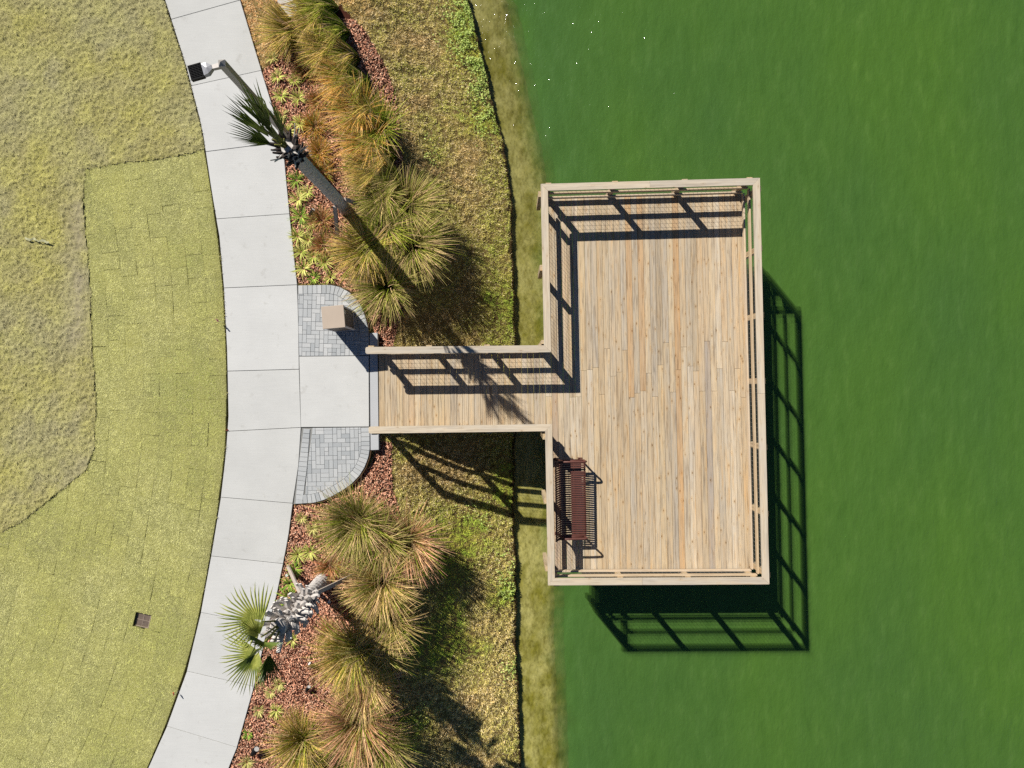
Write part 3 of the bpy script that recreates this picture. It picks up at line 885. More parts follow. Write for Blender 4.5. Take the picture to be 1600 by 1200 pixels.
# ------------------------------------------------------------------ blades, chips and other scattered geometry
def tri_blades(x, y, z, az, lean, L, w, col):
    n = len(x)
    px_, py_ = -np.sin(az)*w/2, np.cos(az)*w/2
    sl, cl = np.sin(lean)*L, np.cos(lean)*L
    co = np.empty((n, 3, 3))
    co[:, 0] = np.stack([x+px_, y+py_, z], -1); co[:, 1] = np.stack([x-px_, y-py_, z], -1)
    co[:, 2] = np.stack([x+np.cos(az)*sl, y+np.sin(az)*sl, z+cl], -1)
    return co.reshape(-1, 3), np.arange(3*n).reshape(-1, 3), np.repeat(col, 3, 0)
def chips(x, y, z, az, pitch, roll, L, w, col):
    n = len(x)
    u = np.stack([np.cos(az)*np.cos(pitch), np.sin(az)*np.cos(pitch), np.sin(pitch)], -1)
    v = np.stack([-np.sin(az)*np.cos(roll), np.cos(az)*np.cos(roll), np.sin(roll)], -1)
    c = np.stack([x, y, z], -1)
    hl = (L/2)[:, None]; hw_ = (w/2)[:, None]
    co = np.stack([c-u*hl-v*hw_*.6, c+u*hl*.9-v*hw_, c+u*hl+v*hw_*.7, c-u*hl*.85+v*hw_], 1)
    return co.reshape(-1, 3), np.arange(4*n).reshape(-1, 4), np.repeat(col, 4, 0)
def lerpc(a, b, t): return np.asarray(a)[None]*(1-t[:, None]) + np.asarray(b)[None]*t[:, None]

M['blade'] = attr_mat('grass_blades', .75, .15, .25)
M['chip'] = attr_mat('mulch_chips', .9, .1)
M['turf'] = attr_mat('turf_mat', .95, .05)
GL = 1.75                                            # blades stand at a slant and shade each other

# ---- the older, tufted lawn: a relief mat with blades on it
step = .033
gx = np.arange(-14.2, -6.0, step); gy = np.arange(-5.2, 11.4, step)
X, Y = np.meshgrid(gx, gy)
def tuft(X, Y):
    a = fbm(X*17, Y*17, 61, 3); b = fbm(X*2.2, Y*2.2, 62, 2)
    return a, b
A_, B_ = tuft(X, Y)
jag = .05*(fbm(X*4, Y*4, 63, 3)-.5)
inn = inside(sod_poly, X+jag*2, Y+jag*2)
okl = (~inn) & (X < xpl(Y)-.012) 
Zl = .02 + .06*(A_-.5) + .03*(B_-.5)
# thin, worn ground just beside the newer sod and around the south tip
xs_edge = np.interp(-Y, [-5.2, 5.3], [-10.3, -10.3])
wear = np.clip(1-np.abs(X-(-10.55))/.55, 0, 1) * np.clip((4.9-Y)/.6, 0, 1) * np.clip((fbm(X*1.1, Y*.8, 64, 3)-.38)*4, 0, 1)
keep = okl[:-1,:-1] & okl[:-1,1:] & okl[1:,1:] & okl[1:,:-1]
idx = np.arange(X.size).reshape(X.shape)
quads = np.stack([idx[:-1,:-1], idx[:-1,1:], idx[1:,1:], idx[1:,:-1]], -1)[keep]
used = np.unique(quads); remap = -np.ones(X.size, np.int64); remap[used] = np.arange(len(used))
co = np.stack([X.ravel(), Y.ravel(), Zl.ravel()], -1)[used]
def old_col(x, y, j):
    t = np.clip((fbm(x*.7, y*.7, 65, 3)-.33)*3, 0, 1); u = np.clip((fbm(x*2.6, y*2.6, 66, 3)-.3)*2.5, 0, 1)
    c = lerpc(alb(182, 178, 130), alb(186, 180, 104), t)
    c2 = lerpc(alb(164, 156, 116), alb(188, 182, 110), u)
    return (c*.5 + c2*.5)*j[:, None]
j = .95 + .8*(A_.ravel()[used]-.35)
col = old_col(co[:, 0], co[:, 1], j*.95)
wr = wear.ravel()[used][:, None]; col = col*(1-wr*.6) + np.array(alb(172, 160, 140))*.9*wr*.6
lawn = link('lawn', np_mesh('lawn', co, remap[quads], True, col), M['turf'])
lawn['kind'] = 'structure'; lawn['label'] = 'older straw green tufted lawn west of the path'
def scatter(n, x0, x1, y0, y1): return RNG.uniform(x0, x1, n), RNG.uniform(y0, y1, n)
n = 520000
x, y = scatter(n, -14.2, -5.9, -5.2, 11.3)
jag = .05*(fbm(x*4, y*4, 63, 3)-.5)
a_, b_ = tuft(x, y)
wv = np.clip(1-np.abs(x-(-10.55))/.55, 0, 1) * np.clip((4.9-y)/.6, 0, 1) * np.clip((fbm(x*1.1, y*.8, 64, 3)-.38)*4, 0, 1)
k = (~inside(sod_poly, x+jag*2, y+jag*2)) & (x < xpl(y)-.01) & (RNG.random(n) > wv*.75) & (RNG.random(n) < .35+1.1*a_)
x, y, a_, b_ = x[k], y[k], a_[k], b_[k]; n = len(x)
z = .016 + .06*(a_-.5) + .03*(b_-.5)
col = old_col(x, y, GL*(.72+.55*RNG.random(n))*(.55+.8*a_))
straw = RNG.random(n) < .22; col[straw] = np.array(alb(206, 196, 152))*GL*(.8+.3*RNG.random(straw.sum()))[:, None]
dk = RNG.random(n) < .10; col[dk] = np.array(alb(120, 112, 66))*(.8+.4*RNG.random(dk.sum()))[:, None]
v, f, c = tri_blades(x, y, z, RNG.uniform(0, 6.283, n), RNG.uniform(.6, 1.45, n), RNG.uniform(.025, .06, n), RNG.uniform(.006, .011, n), col)
o = link('lawn_grass', np_mesh('lawn_grass', v, f, False, c), M['blade'])
tag(o, 'straw coloured tufted grass of the older lawn', 'grass', kind='stuff')

# ---- the newer sod, slab by slab, laid in courses that follow the path
sod = bpy.data.objects.new('sod_lawn', None); COL.objects.link(sod)
sod['kind'] = 'structure'; sod['label'] = 'newer yellow green sod lawn with visible slab seams beside the path'
SW, SLn = .405, .58
sm_, snt, sb = new_mat('sod_turf', .95, .05)
n1_ = noise(snt, pos(snt), 22, 4, .65); n2_ = noise(snt, pos(snt), .9, 4, .6)
r1_ = ramp(snt, [(.3, alb(150, 149, 88)), (.7, alb(192, 190, 124))]); snt.links.new(n1_.outputs[0], r1_.inputs[0])
r2_ = ramp(snt, [(.3, (.85, .85, .9)), (.7, (1.1, 1.1, 1.0))]); snt.links.new(n2_.outputs[0], r2_.inputs[0])
r3_ = ramp(snt, [(0, (.9, .9, .9)), (1, (1.08, 1.06, 1.0))]); snt.links.new(orand(snt), r3_.inputs[0])
snt.links.new(mix(snt, 1.0, mix(snt, 1.0, r1_.outputs[0], r2_.outputs[0], 'MULTIPLY'), r3_.outputs[0], 'MULTIPLY'), sb.inputs['Base Color'])
bump(snt, sb, n1_.outputs[0], .8, .03)
# arc length along the left edge of the path, from north to south
pc = PL; seg = np.linalg.norm(np.diff(pc, axis=0), axis=1); S = np.concatenate([[0], np.cumsum(seg)])
Sg = np.linspace(0, S[-1], 400); cxs = np.interp(Sg, S, pc[:, 0]); cys = np.interp(Sg, S, pc[:, 1])
# smooth it
ker = np.ones(41)/41
cxs = np.convolve(np.pad(cxs, 20, 'edge'), ker, 'valid')
def on_curve(s_):
    s_ = np.asarray(s_); X0 = np.interp(s_, Sg, cxs); Y0 = np.interp(s_, Sg, cys)
    X1 = np.interp(s_+.1, Sg, cxs); Y1 = np.interp(s_+.1, Sg, cys); Xm = np.interp(s_-.1, Sg, cxs); Ym = np.interp(s_-.1, Sg, cys)
    tx, ty = X1-Xm, Y1-Ym; l = np.hypot(tx, ty); return X0, Y0, tx/l, ty/l
drain_xy = P(222, 970, 0)[:2]
def su(s_, u):
    X0, Y0, tx, ty = on_curve(s_); return X0 + ty*u, Y0 - tx*u
NC = 22
def su_of(x, y):
    ss = np.interp(-np.asarray(y), -cys, Sg)
    for _ in range(6):
        X0, Y0, tx, ty = on_curve(ss); ss = ss + (x-X0)*tx + (y-Y0)*ty
    X0, Y0, tx, ty = on_curve(ss); return ss, (x-X0)*ty - (y-Y0)*tx
sD, uD = [float(q[0]) for q in su_of(np.array([drain_xy[0]]), np.array([drain_xy[1]]))]
def seam():
    """how far one edge of a slab has drawn back at its two ends"""
    r = random.random()
    if r < .52: return (.0008, .0008)
    if r < .76: return (.001, random.uniform(.004, .015))
    if r < .93: return (random.uniform(.004, .014), .001)
    return (random.uniform(.006, .016), random.uniform(.006, .018))
col_cuts = []; slab_z = {}; slab_e = {}
for ci in range(NC):
    cuts = [-random.uniform(0, SLn)]
    u_mid = .03 + SW*(ci+.5); grow = 1/max(.5, 1-u_mid/27.0)
    while cuts[-1] < S[-1]: cuts.append(cuts[-1] + SLn*random.choice([1, 1, 1, 1, .7])*grow + random.uniform(-.02, .02))
    col_cuts.append(np.array(cuts))
far = MB(); count = 0
def make_slab(s0, s1, u0, u1, e, zt, nu=4, nv=5):
    global count
    cs_, cu_ = (s0+s1)/2, (u0+u1)/2
    cx_, cy_ = [float(q) for q in su(cs_, cu_)]
    v = []; f = []
    for j in range(nv):
        tj = j/(nv-1)
        for i in range(nu):
            ti = i/(nu-1)
            ua, ub = u0 + e[0][0]*(1-tj)+e[0][1]*tj, u1 - (e[1][0]*(1-tj)+e[1][1]*tj)
            sa, sb_ = s0 + e[2][0]*(1-ti)+e[2][1]*ti, s1 - (e[3][0]*(1-ti)+e[3][1]*ti)
            X_, Y_ = su(sa+(sb_-sa)*tj, ua+(ub-ua)*ti)
            v.append((float(X_)-cx_ + random.uniform(-.0015, .0015), float(Y_)-cy_ + random.uniform(-.0015, .0015), random.uniform(-.003, .003)))
    for j in range(nv-1):
        for i in range(nu-1): f.append((j*nu+i, j*nu+i+1, (j+1)*nu+i+1, (j+1)*nu+i)[::-1])
    per = [i for i in range(nu)] + [j*nu+nu-1 for j in range(1, nv)] + [(nv-1)*nu+i for i in range(nu-2, -1, -1)] + [j*nu for j in range(nv-2, 0, -1)]
    m_ = len(per); o0 = len(v); v += [v[i] for i in per]; v += [(v[i][0], v[i][1], -.07) for i in per]
    for q in range(m_): f.append((o0+q, o0+m_+q, o0+m_+(q+1)%m_, o0+(q+1)%m_)[::-1])
    if count < 300:
        link('sod_slab', py_mesh('sod_slab', v, f, True), sm_, sod, (cx_, cy_, zt))
    else:
        far.add([(p_[0]+cx_, p_[1]+cy_, p_[2]+zt) for p_ in v], f)
    count += 1
HD = .195
for ci in range(NC):
    u0, u1 = .03+SW*ci, .03+SW*(ci+1)
    cuts = col_cuts[ci]
    for k in range(len(cuts)-1):
        s0, s1 = float(cuts[k]), float(cuts[k+1])
        e = (seam(), (.0008, .0008), seam(), (.0008, .0008)); slab_e[(ci, k)] = e
        if s0 < .2 or s1 > S[-1]-.2: continue
        cs_, cu_ = (s0+s1)/2, (u0+u1)/2
        cx_, cy_ = [float(q) for q in su(cs_, cu_)]
        tx4, ty4 = su(np.array([s0, s0, s1, s1, cs_]), np.array([u0, u1, u0, u1, cu_]))
        if not inside(sod_poly, tx4, ty4).any() or cy_ < -10.1 or cx_ < -13.3: continue
        zt = .002 + random.uniform(-.0025, .0025); slab_z[(ci, k)] = zt
        if abs(sD-cs_) < HD+(s1-s0)/2 and abs(uD-cu_) < HD+(u1-u0)/2:      # leave the drain its hole
            for q0, q1, w0, w1 in ((s0, min(s1, sD-HD), u0, u1), (max(s0, sD+HD), s1, u0, u1), (max(s0, sD-HD), min(s1, sD+HD), u0, min(u1, uD-HD)), (max(s0, sD-HD), min(s1, sD+HD), max(u0, uD+HD), u1)):
                if q1-q0 > .02 and w1-w0 > .02: make_slab(q0, q1, w0, w1, ((.001, .001),)*4, zt, 3, 3)
            continue
        make_slab(s0, s1, u0, u1, e, zt)
if far.v:
    o = far.build('sod_slabs', sm_, sod, True); o['kind'] = 'stuff'
# blades on the sod, none over the open seams
n = 560000
x, y = scatter(n, -13.4, -6.8, -10.4, 6.2)
k = inside(sod_poly, x, y) & (x < xpl(y)-.02)
x, y = x[k], y[k]
ss, uu = su_of(x, y)
k = ~((np.abs(ss-sD) < HD+.01) & (np.abs(uu-uD) < HD+.01)); x, y, ss, uu = x[k], y[k], ss[k], uu[k]
ci = np.clip(np.floor((uu-.03)/SW).astype(int), 0, NC-1)
clear = np.full(len(x), 9.0); zz = np.zeros(len(x)); opn = np.zeros(len(x))
for c_ in range(NC):
    m_ = ci == c_; cuts = col_cuts[c_]; kk = np.clip(np.searchsorted(cuts, ss[m_])-1, 0, len(cuts)-2)
    E = np.array([[*slab_e[(c_, q)][0], *slab_e[(c_, q)][2]] for q in range(len(cuts)-1)])[kk]
    tj = (ss[m_]-cuts[kk])/(cuts[kk+1]-cuts[kk]); ti = (uu[m_]-.03)/SW-c_
    gu = E[:, 0]*(1-tj)+E[:, 1]*tj; gs = E[:, 2]*(1-ti)+E[:, 3]*ti
    du = ti*SW - gu; dS = (ss[m_]-cuts[kk]) - gs
    # the far side of a neighbour's drawn back edge matters too, for how short the blades stand
    near = np.minimum(np.where(gu > .003, du, 9), np.where(gs > .003, dS, 9))
    clear[m_] = np.minimum(du, dS); opn[m_] = near
    zz[m_] = np.array([slab_z.get((c_, int(q)), 0.0) for q in range(len(cuts))])[kk]
k = (clear > 0) & (RNG.random(len(x)) < .4+.9*fbm(x*14, y*14, 71, 3))
x, y, zz, opn = x[k], y[k], zz[k], opn[k]; n = len(x)
short = np.where(opn < .03, .45, 1.0)
t = np.clip((fbm(x*.8, y*.8, 72, 4)-.3)*2.6, 0, 1); tx_ = fbm(x*14, y*14, 71, 3)
col = lerpc(alb(178, 178, 108), alb(192, 190, 130), t)*1.24*GL*((.72+.5*RNG.random(n))*(.65+.7*tx_))[:, None]
gr = np.clip((fbm(x*.5+7, y*.5, 73, 2)-.5)*3, 0, .5); col = col*(1-gr[:, None]) + np.array(alb(170, 178, 96))*GL*gr[:, None]
st = RNG.random(n) < .12; col[st] = np.array(alb(212, 206, 156))*GL*(.8+.3*RNG.random(st.sum()))[:, None]
edge_b = np.clip((x-(xpl(y)-.28))/.28, 0, 1); col = col*(1-.35*edge_b[:, None]) + np.array(alb(130, 112, 62))*.35*edge_b[:, None]
v, f, c = tri_blades(x, y, zz+.0, RNG.uniform(0, 6.283, n), RNG.uniform(.85, 1.5, n), RNG.uniform(.02, .04, n)*short, RNG.uniform(.005, .009, n), col)
o = link('sod_grass', np_mesh('sod_grass', v, f, False, c), M['blade'])
tag(o, 'short yellow green grass growing on the sod slabs', 'grass', kind='stuff')

# ---- mulch
n = 230000
x, y = scatter(n, -8.5, -2.2, -10.8, 9.0)
k = (inside(bed_n, x, y) | inside(bed_s, x, y)) & ~inside(hard, x, y) & (x > xpr(y)+.02)
x, y = x[k], y[k]; n = len(x)
z = terrain(x, y) + RNG.uniform(.005, .05, n)
t = RNG.random(n); u = np.clip((fbm(x*1.2, y*1.2, 81, 3)-.3)*2.5, 0, 1)
col = lerpc(alb(140, 90, 68), alb(204, 156, 128), t**1.4)*2.4*(.55+.9*RNG.random(n))[:, None]
col = col*(1-.25*u[:, None]) + np.array(alb(176, 132, 104))*.25*u[:, None]
pale = RNG.random(n) < .14; col[pale] = np.array(alb(220, 180, 152))*1.3*(.8+.4*RNG.random(pale.sum()))[:, None]
dk = RNG.random(n) < .22; col[dk] = np.array(alb(80, 48, 38))*(.7+.6*RNG.random(dk.sum()))[:, None]
v, f, c = chips(x, y, z, RNG.uniform(0, 6.283, n), RNG.normal(0, .3, n), RNG.normal(0, .4, n), RNG.uniform(.02, .075, n), RNG.uniform(.010, .024, n), col)
o = link('mulch', np_mesh('mulch', v, f, False, c), M['chip'])
tag(o, 'red brown bark mulch covering the planting beds along the path', 'mulch', kind='stuff')

# ---- the bank: dry turf with green patches, leafy weeds by the water
n = 820000
x, y = scatter(n, -7.6, .6, -11.2, 11.4)
d = x - xshore(y)
k = (d < -.01) & (x > xpr(y)+.01) & ~inside(bed_n, x, y) & ~inside(bed_s, x, y) & ~inside(hard, x, y)
tf = fbm(x*13, y*13, 95, 3)
k &= RNG.random(n) < np.clip((tf-.22)*2.4, .08, 1)
x, y, d, tf = x[k], y[k], d[k], tf[k]; n = len(x)
z = terrain(x, y) + .004 + .05*np.clip(tf-.4, 0, 1)
def G(px, py, r):
    q = PG(px, py); return np.exp(-((x-q[0])**2 + (y-q[1])**2)/(r*r))
green = 0.0
for px, py, r, w in ((735,35,.7,1),(757,100,.6,1),(770,190,.5,.7),(745,190,.45,.6),(680,240,.25,.7),(792,480,.9,.7),(780,380,.7,.35),(790,760,.6,.75),(700,860,.9,.9),(730,830,.8,.6),(785,930,.45,.9),(710,1020,.8,.6),(640,1140,.5,.9),(660,1010,.7,.7),(700,960,.6,.6),(760,560,.5,.3),(770,1150,.6,.2),(700,200,.6,.25),(690,330,.6,.3)):
    green = green + w*G(px, py, r)
pat = fbm(x*1.3, y*1.3, 92, 4); pf = fbm(x*5, y*5, 93, 3)
green = np.clip(green*(.35+1.3*pf) + np.clip((pat-.55)*2.2, 0, .45) + .22*np.clip(1+d/.9, 0, 1), 0, 1)
brown = np.clip((fbm(x*1.8+9, y*1.8, 94, 4)-.36)*3, 0, 1)
col = lerpc(alb(150, 146, 74), alb(156, 132, 86), brown)
south0 = np.clip((-y-3)/2.5, 0, 1)
nw = np.clip((y-6.5)/2, 0, 1)*np.clip((-3.4-x)/1.0, 0, 1); col = col*(1-nw[:, None]) + np.array(alb(172, 134, 90))*nw[:, None]
col = col*(1-south0[:, None]*.5) + np.array(alb(166, 142, 98))*south0[:, None]*.5
col = col*(1-green[:, None]) + lerpc(alb(148, 144, 60), alb(126, 146, 56), np.clip(pf*1.4-.2, 0, 1))*green[:, None]
straw = (RNG.random(n) < .2*(1-green)); col[straw] = np.array(alb(196, 180, 140))*(.8+.4*RNG.random(straw.sum()))[:, None]
south_ = np.clip((-y-3)/2.5, 0, 1)
col = col*(1.8+.45*south_[:, None])*GL*((.6+.6*RNG.random(n))*(.6+.7*tf))[:, None]
v, f, c = tri_blades(x, y, z, RNG.uniform(0, 6.283, n), RNG.uniform(.7, 1.5, n), RNG.uniform(.025, .075, n), RNG.uniform(.006, .012, n), col)
o = link('bank_grass', np_mesh('bank_grass', v, f, False, c), M['blade'])
tag(o, 'dry brown and green turf growing down the bank to the pond', 'grass', kind='stuff')
# broad leafed weeds
n = 46000
x, y = scatter(n, -2.5, .3, -11, 11)
x = xshore(y) - RNG.random(n)**1.6*2.6
wd = 0.0
for px, py, r, w in ((728,18,.5,1),(738,50,.45,1),(748,90,.38,1),(757,125,.3,.8),(765,160,.25,.6),(735,78,.35,.5),(698,65,.2,.7),(745,145,.3,.7),(758,185,.25,.6),(676,248,.2,.9),(673,222,.15,.5),(752,200,.3,.3),(790,920,.25,.9),(797,1045,.25,.5),(650,1110,.35,.7),(745,805,.3,.5),(788,880,.3,.5)):
    q = PG(px, py); wd = wd + w*np.exp(-((x-q[0])**2+(y-q[1])**2)/(r*r))
k = (RNG.random(n) < wd*1.1*np.clip((fbm(x*5, y*5, 97, 2)-.3)*3.5, 0, 1)) & (x < xshore(y)+.03); x, y = x[k], y[k]; n = len(x)
z = terrain(x, y) + RNG.uniform(.03, .10, n)
col = lerpc(alb(128, 152, 66), alb(186, 198, 116), RNG.random(n))*1.9
v, f, c = chips(x, y, z, RNG.uniform(0, 6.283, n), RNG.normal(0, .4, n), RNG.normal(0, .4, n), RNG.uniform(.025, .055, n), RNG.uniform(.018, .036, n), col)
o = link('bank_weeds', np_mesh('bank_weeds', v, f, False, c), M['blade'])
tag(o, 'bright green leafy weeds along the water edge of the bank', 'weeds', kind='stuff')
# waterline litter: dark roots hanging over the little scarp
n = 26000
y = RNG.uniform(-11, 11, n); x = xshore(y) - np.abs(RNG.normal(0, .03, n))
z = terrain(x, y)
col = lerpc(alb(78, 62, 38), alb(136, 112, 66), RNG.random(n))
v, f, c = tri_blades(x, y, z, RNG.normal(0, .7, n), RNG.uniform(1.3, 2.4, n), RNG.uniform(.02, .07, n), RNG.uniform(.006, .012, n), col)
o = link('edge_roots', np_mesh('edge_roots', v, f, False, c), M['blade'])
tag(o, 'dark roots and dead grass hanging over the water edge', 'roots', kind='stuff')

# ------------------------------------------------------------------ ornamental grasses
def clump_mesh(name, n, L, pal, spread, bend, seed, bias=(0, 0), w=.0115, r0=.21):
    """arching ribbons; pal: (base, middle, tip) colours"""
    g = np.random.default_rng(seed); seg = 6
    az = g.uniform(0, 6.283, n); rr = r0*np.sqrt(g.random(n))
    Ls = L*(.45+.75*g.random(n)**.8); th = g.uniform(.04, spread, n)*(.4+.6*rr/r0) + .03; bd = g.uniform(.35, 1.0, n)*bend
    px_ = rr*np.cos(az); py_ = rr*np.sin(az); az2 = az + g.normal(0, .45, n)
    bx_, by_ = bias
    dx = np.cos(az2)+bx_; dy = np.sin(az2)+by_; l = np.hypot(dx, dy)+1e-6; dx /= l; dy /= l
    pts = [np.stack([px_, py_, np.zeros(n)], -1)]; ang = th.copy(); h = Ls/seg
    for k in range(seg):
        ang = ang + bd/seg*(.5+1.1*k/seg)
        stp = np.stack([np.sin(ang)*dx, np.sin(ang)*dy, np.cos(ang)], -1)*h[:, None]
        pts.append(pts[-1]+stp)
    pts = np.stack(pts, 1)                              # n, seg+1, 3
    tt = np.linspace(0, 1, seg+1)
    ww = w*g.uniform(.7, 1.25, n)[:, None]*(1-.85*tt**2)[None]
    # ribbon width direction is level, with a random twist
    wx = -dy; wy = dx; tw = g.normal(0, .5, n)
    wd = np.stack([wx*np.cos(tw), wy*np.cos(tw), np.sin(tw)], -1)[:, None]*ww[..., None]/2
    co = np.stack([pts+wd, pts-wd], 2).reshape(-1, 3)
    co[:, 2] = np.maximum(co[:, 2], .01)
    b_ = (np.arange(n)*(seg+1)*2)[:, None]; k = np.arange(seg)[None]*2
    q = np.stack([b_+k, b_+k+1, b_+k+3, b_+k+2], -1).reshape(-1, 4)
    p0, p1, p2 = [np.asarray(p) for p in pal]
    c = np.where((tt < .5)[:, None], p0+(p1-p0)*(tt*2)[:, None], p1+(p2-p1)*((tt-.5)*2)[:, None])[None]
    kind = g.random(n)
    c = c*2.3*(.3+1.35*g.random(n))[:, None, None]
    dead = kind < .18; c[dead] = (np.array(alb(224, 188, 142))*1.5*(.7+.5*g.random(dead.sum()))[:, None])[:, None]
    grn = kind > .78; c[grn] = (np.array(alb(136, 150, 44))*1.5*(.7+.6*g.random(grn.sum()))[:, None])[:, None]
    c = np.repeat(c, 2, 1).reshape(-1, 3)
    return np_mesh(name, co, q, False, c)
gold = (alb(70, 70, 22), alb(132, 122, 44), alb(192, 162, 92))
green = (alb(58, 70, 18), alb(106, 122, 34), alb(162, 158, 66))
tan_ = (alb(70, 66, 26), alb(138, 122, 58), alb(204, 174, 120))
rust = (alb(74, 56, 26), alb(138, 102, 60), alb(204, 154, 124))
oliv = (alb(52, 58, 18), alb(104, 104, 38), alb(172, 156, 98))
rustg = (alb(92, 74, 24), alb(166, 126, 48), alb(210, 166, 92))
# px, py of the crown, blade length, palette, blades, words
clumps = [
 (520, 14, 1.05, green, 1500, 'bright green arching grass clump at the north end of the row'),
 (462, 56, .95, gold, 1200, 'golden grass clump nearest the white stepping stones'),
 (500, 34, .95, gold, 1200, 'yellow grass clump between the stepping stones and the bright green clump'),
 (538, 52, 1.00, green, 1400, 'green grass clump beside the red mulch strip at the north end'),
 (520, 84, .95, gold, 1200, 'golden brown grass clump overhanging the upper mulch'),
 (553, 92, 1.00, gold, 1400, 'yellow green grass clump touching the middle of the red mulch strip'),
 (548, 130, .95, rustg, 1200, 'orange tinted grass clump level with the lamp head joint in the path'),
 (570, 130, 1.00, green, 1400, 'green grass clump at the lower end of the red mulch strip'),
 (584, 168, 1.00, gold, 1400, 'gold tipped grass clump just below the red mulch strip'),
 (566, 180, .95, rustg, 1200, 'orange gold grass clump right of the dormant golden shrubs'),
 (597, 206, 1.00, green, 1400, 'green ridged grass clump on the bank side above the palm base level'),
 (580, 226, .95, rustg, 1200, 'orange gold grass clump level with the north palm boots'),
 (612, 244, 1.05, gold, 1500, 'tall golden grass clump on the bank side level with the mid palm trunk'),
 (590, 272, .95, gold, 1200, 'golden grass clump nearest the middle of the north palm trunk'),
 (624, 284, 1.05, oliv, 1500, 'dark olive grass clump on the bank side above the largest clumps'),
 (598, 312, 1.00, oliv, 1300, 'tan brushed grass clump northeast of the north palm base'),
 (640, 328, 1.15, oliv, 1700, 'large olive grass clump with dark tips on the bank side of the north row'),
 (645, 388, 1.30, oliv, 2000, 'biggest spiky grey green grass clump at the top of the bank'),
 (606, 362, 1.05, green, 1500, 'yellow grass clump between the north palm base and the biggest spiky clump'),
 (575, 394, 1.00, gold, 1500, 'yellow green grass clump crossed by the north palm trunk shadow'),
 (605, 450, 1.10, oliv, 1600, 'shaggy grass clump hanging over the curved paving north of the landing'),
 (562, 812, 1.15, oliv, 1800, 'olive grass clump leaning over the curved paving south of the landing'),
 (640, 842, 1.15, rust, 1800, 'reddish radiating grass clump on the bank side of the south row'),
 (600, 905, 1.15, tan_, 1700, 'tan grass clump right of the boot covered south palm'),
 (612, 965, 1.05, tan_, 1400, 'drooping straw tipped grass clump right of the south palm shadow'),
 (556, 1010, 1.10, gold, 1600, 'yellow grass clump below the boot covered south palm'),
 (578, 1060, 1.00, tan_, 1300, 'tan grass clump, second from the south end on the bank side'),
 (566, 1118, 1.20, rust, 1800, 'wide spidery rust coloured grass clump near the bottom of the south bed'),
 (478, 1150, .95, gold, 1300, 'low yellow grass clump near the path at the bottom of the south bed'),
 (598, 838, 1.05, oliv, 1400, 'olive grass clump squeezed between the paving clump and the reddish clump'),
 (592, 1010, 1.05, oliv, 1300, 'shaded olive grass clump where the south palm shadow crosses the row'),
 (600, 1150, 1.05, oliv, 1300, 'olive grass clump on the bank side beside the spidery rust clump'),
 (530, 1185, 1.05, oliv, 1400, 'olive grass clump at the very bottom of the south bed'),
]
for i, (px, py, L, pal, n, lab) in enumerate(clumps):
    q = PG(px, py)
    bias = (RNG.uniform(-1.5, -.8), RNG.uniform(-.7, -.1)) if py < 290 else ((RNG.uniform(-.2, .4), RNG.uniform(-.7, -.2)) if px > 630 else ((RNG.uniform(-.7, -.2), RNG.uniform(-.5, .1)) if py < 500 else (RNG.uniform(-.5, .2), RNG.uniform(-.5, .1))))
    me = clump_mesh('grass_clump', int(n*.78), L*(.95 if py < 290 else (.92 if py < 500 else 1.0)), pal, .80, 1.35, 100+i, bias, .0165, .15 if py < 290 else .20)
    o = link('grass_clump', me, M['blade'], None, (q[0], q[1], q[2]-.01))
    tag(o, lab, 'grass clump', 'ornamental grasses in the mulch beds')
dorm = (alb(120, 84, 30), alb(176, 128, 52), alb(204, 160, 88)); brn = (alb(96, 62, 34), alb(150, 100, 62), alb(190, 140, 98))
for i, (px, py, L, pal, lab) in enumerate([
 (492, 198, .36, dorm, 'low fuzzy golden dormant shrub beside the lamp pole shadow'),
 (500, 240, .38, dorm, 'low golden dormant shrub right of the north palm boots'),
 (505, 268, .32, dorm, 'small golden dormant shrub touching the north palm trunk'),
 (503, 345, .34, brn, 'brown withered shrub left of the north palm base'),
 (507, 385, .34, brn, 'brown withered shrub between the striped plants and the brace board'),
 (500, 160, .30, brn, 'small brown withered tuft in the upper north bed'),
 (476, 112, .28, brn, 'brown withered tuft under the golden clump by the stepping stones'),
 (515, 985, .34, (alb(120, 92, 62), alb(190, 150, 112), alb(214, 180, 140)), 'pale straw tuft just below the south palm boots'),
 (517, 885, .36, brn, 'thin brown tuft above the south palm base'),
 (462, 1125, .34, (alb(110, 84, 50), alb(180, 140, 92), alb(210, 174, 128)), 'thin straw tuft in the lower south bed'),
 ]):
    q = PG(px, py)
    me = clump_mesh('dormant_shrub', 500, L, pal, 1.2, .8, 300+i, (0, 0), .010, .16)
    o = link('dormant_shrub', me, M['blade'], None, (q[0], q[1], q[2]))
    tag(o, lab, 'dormant shrub', 'small dormant plants in the mulch')

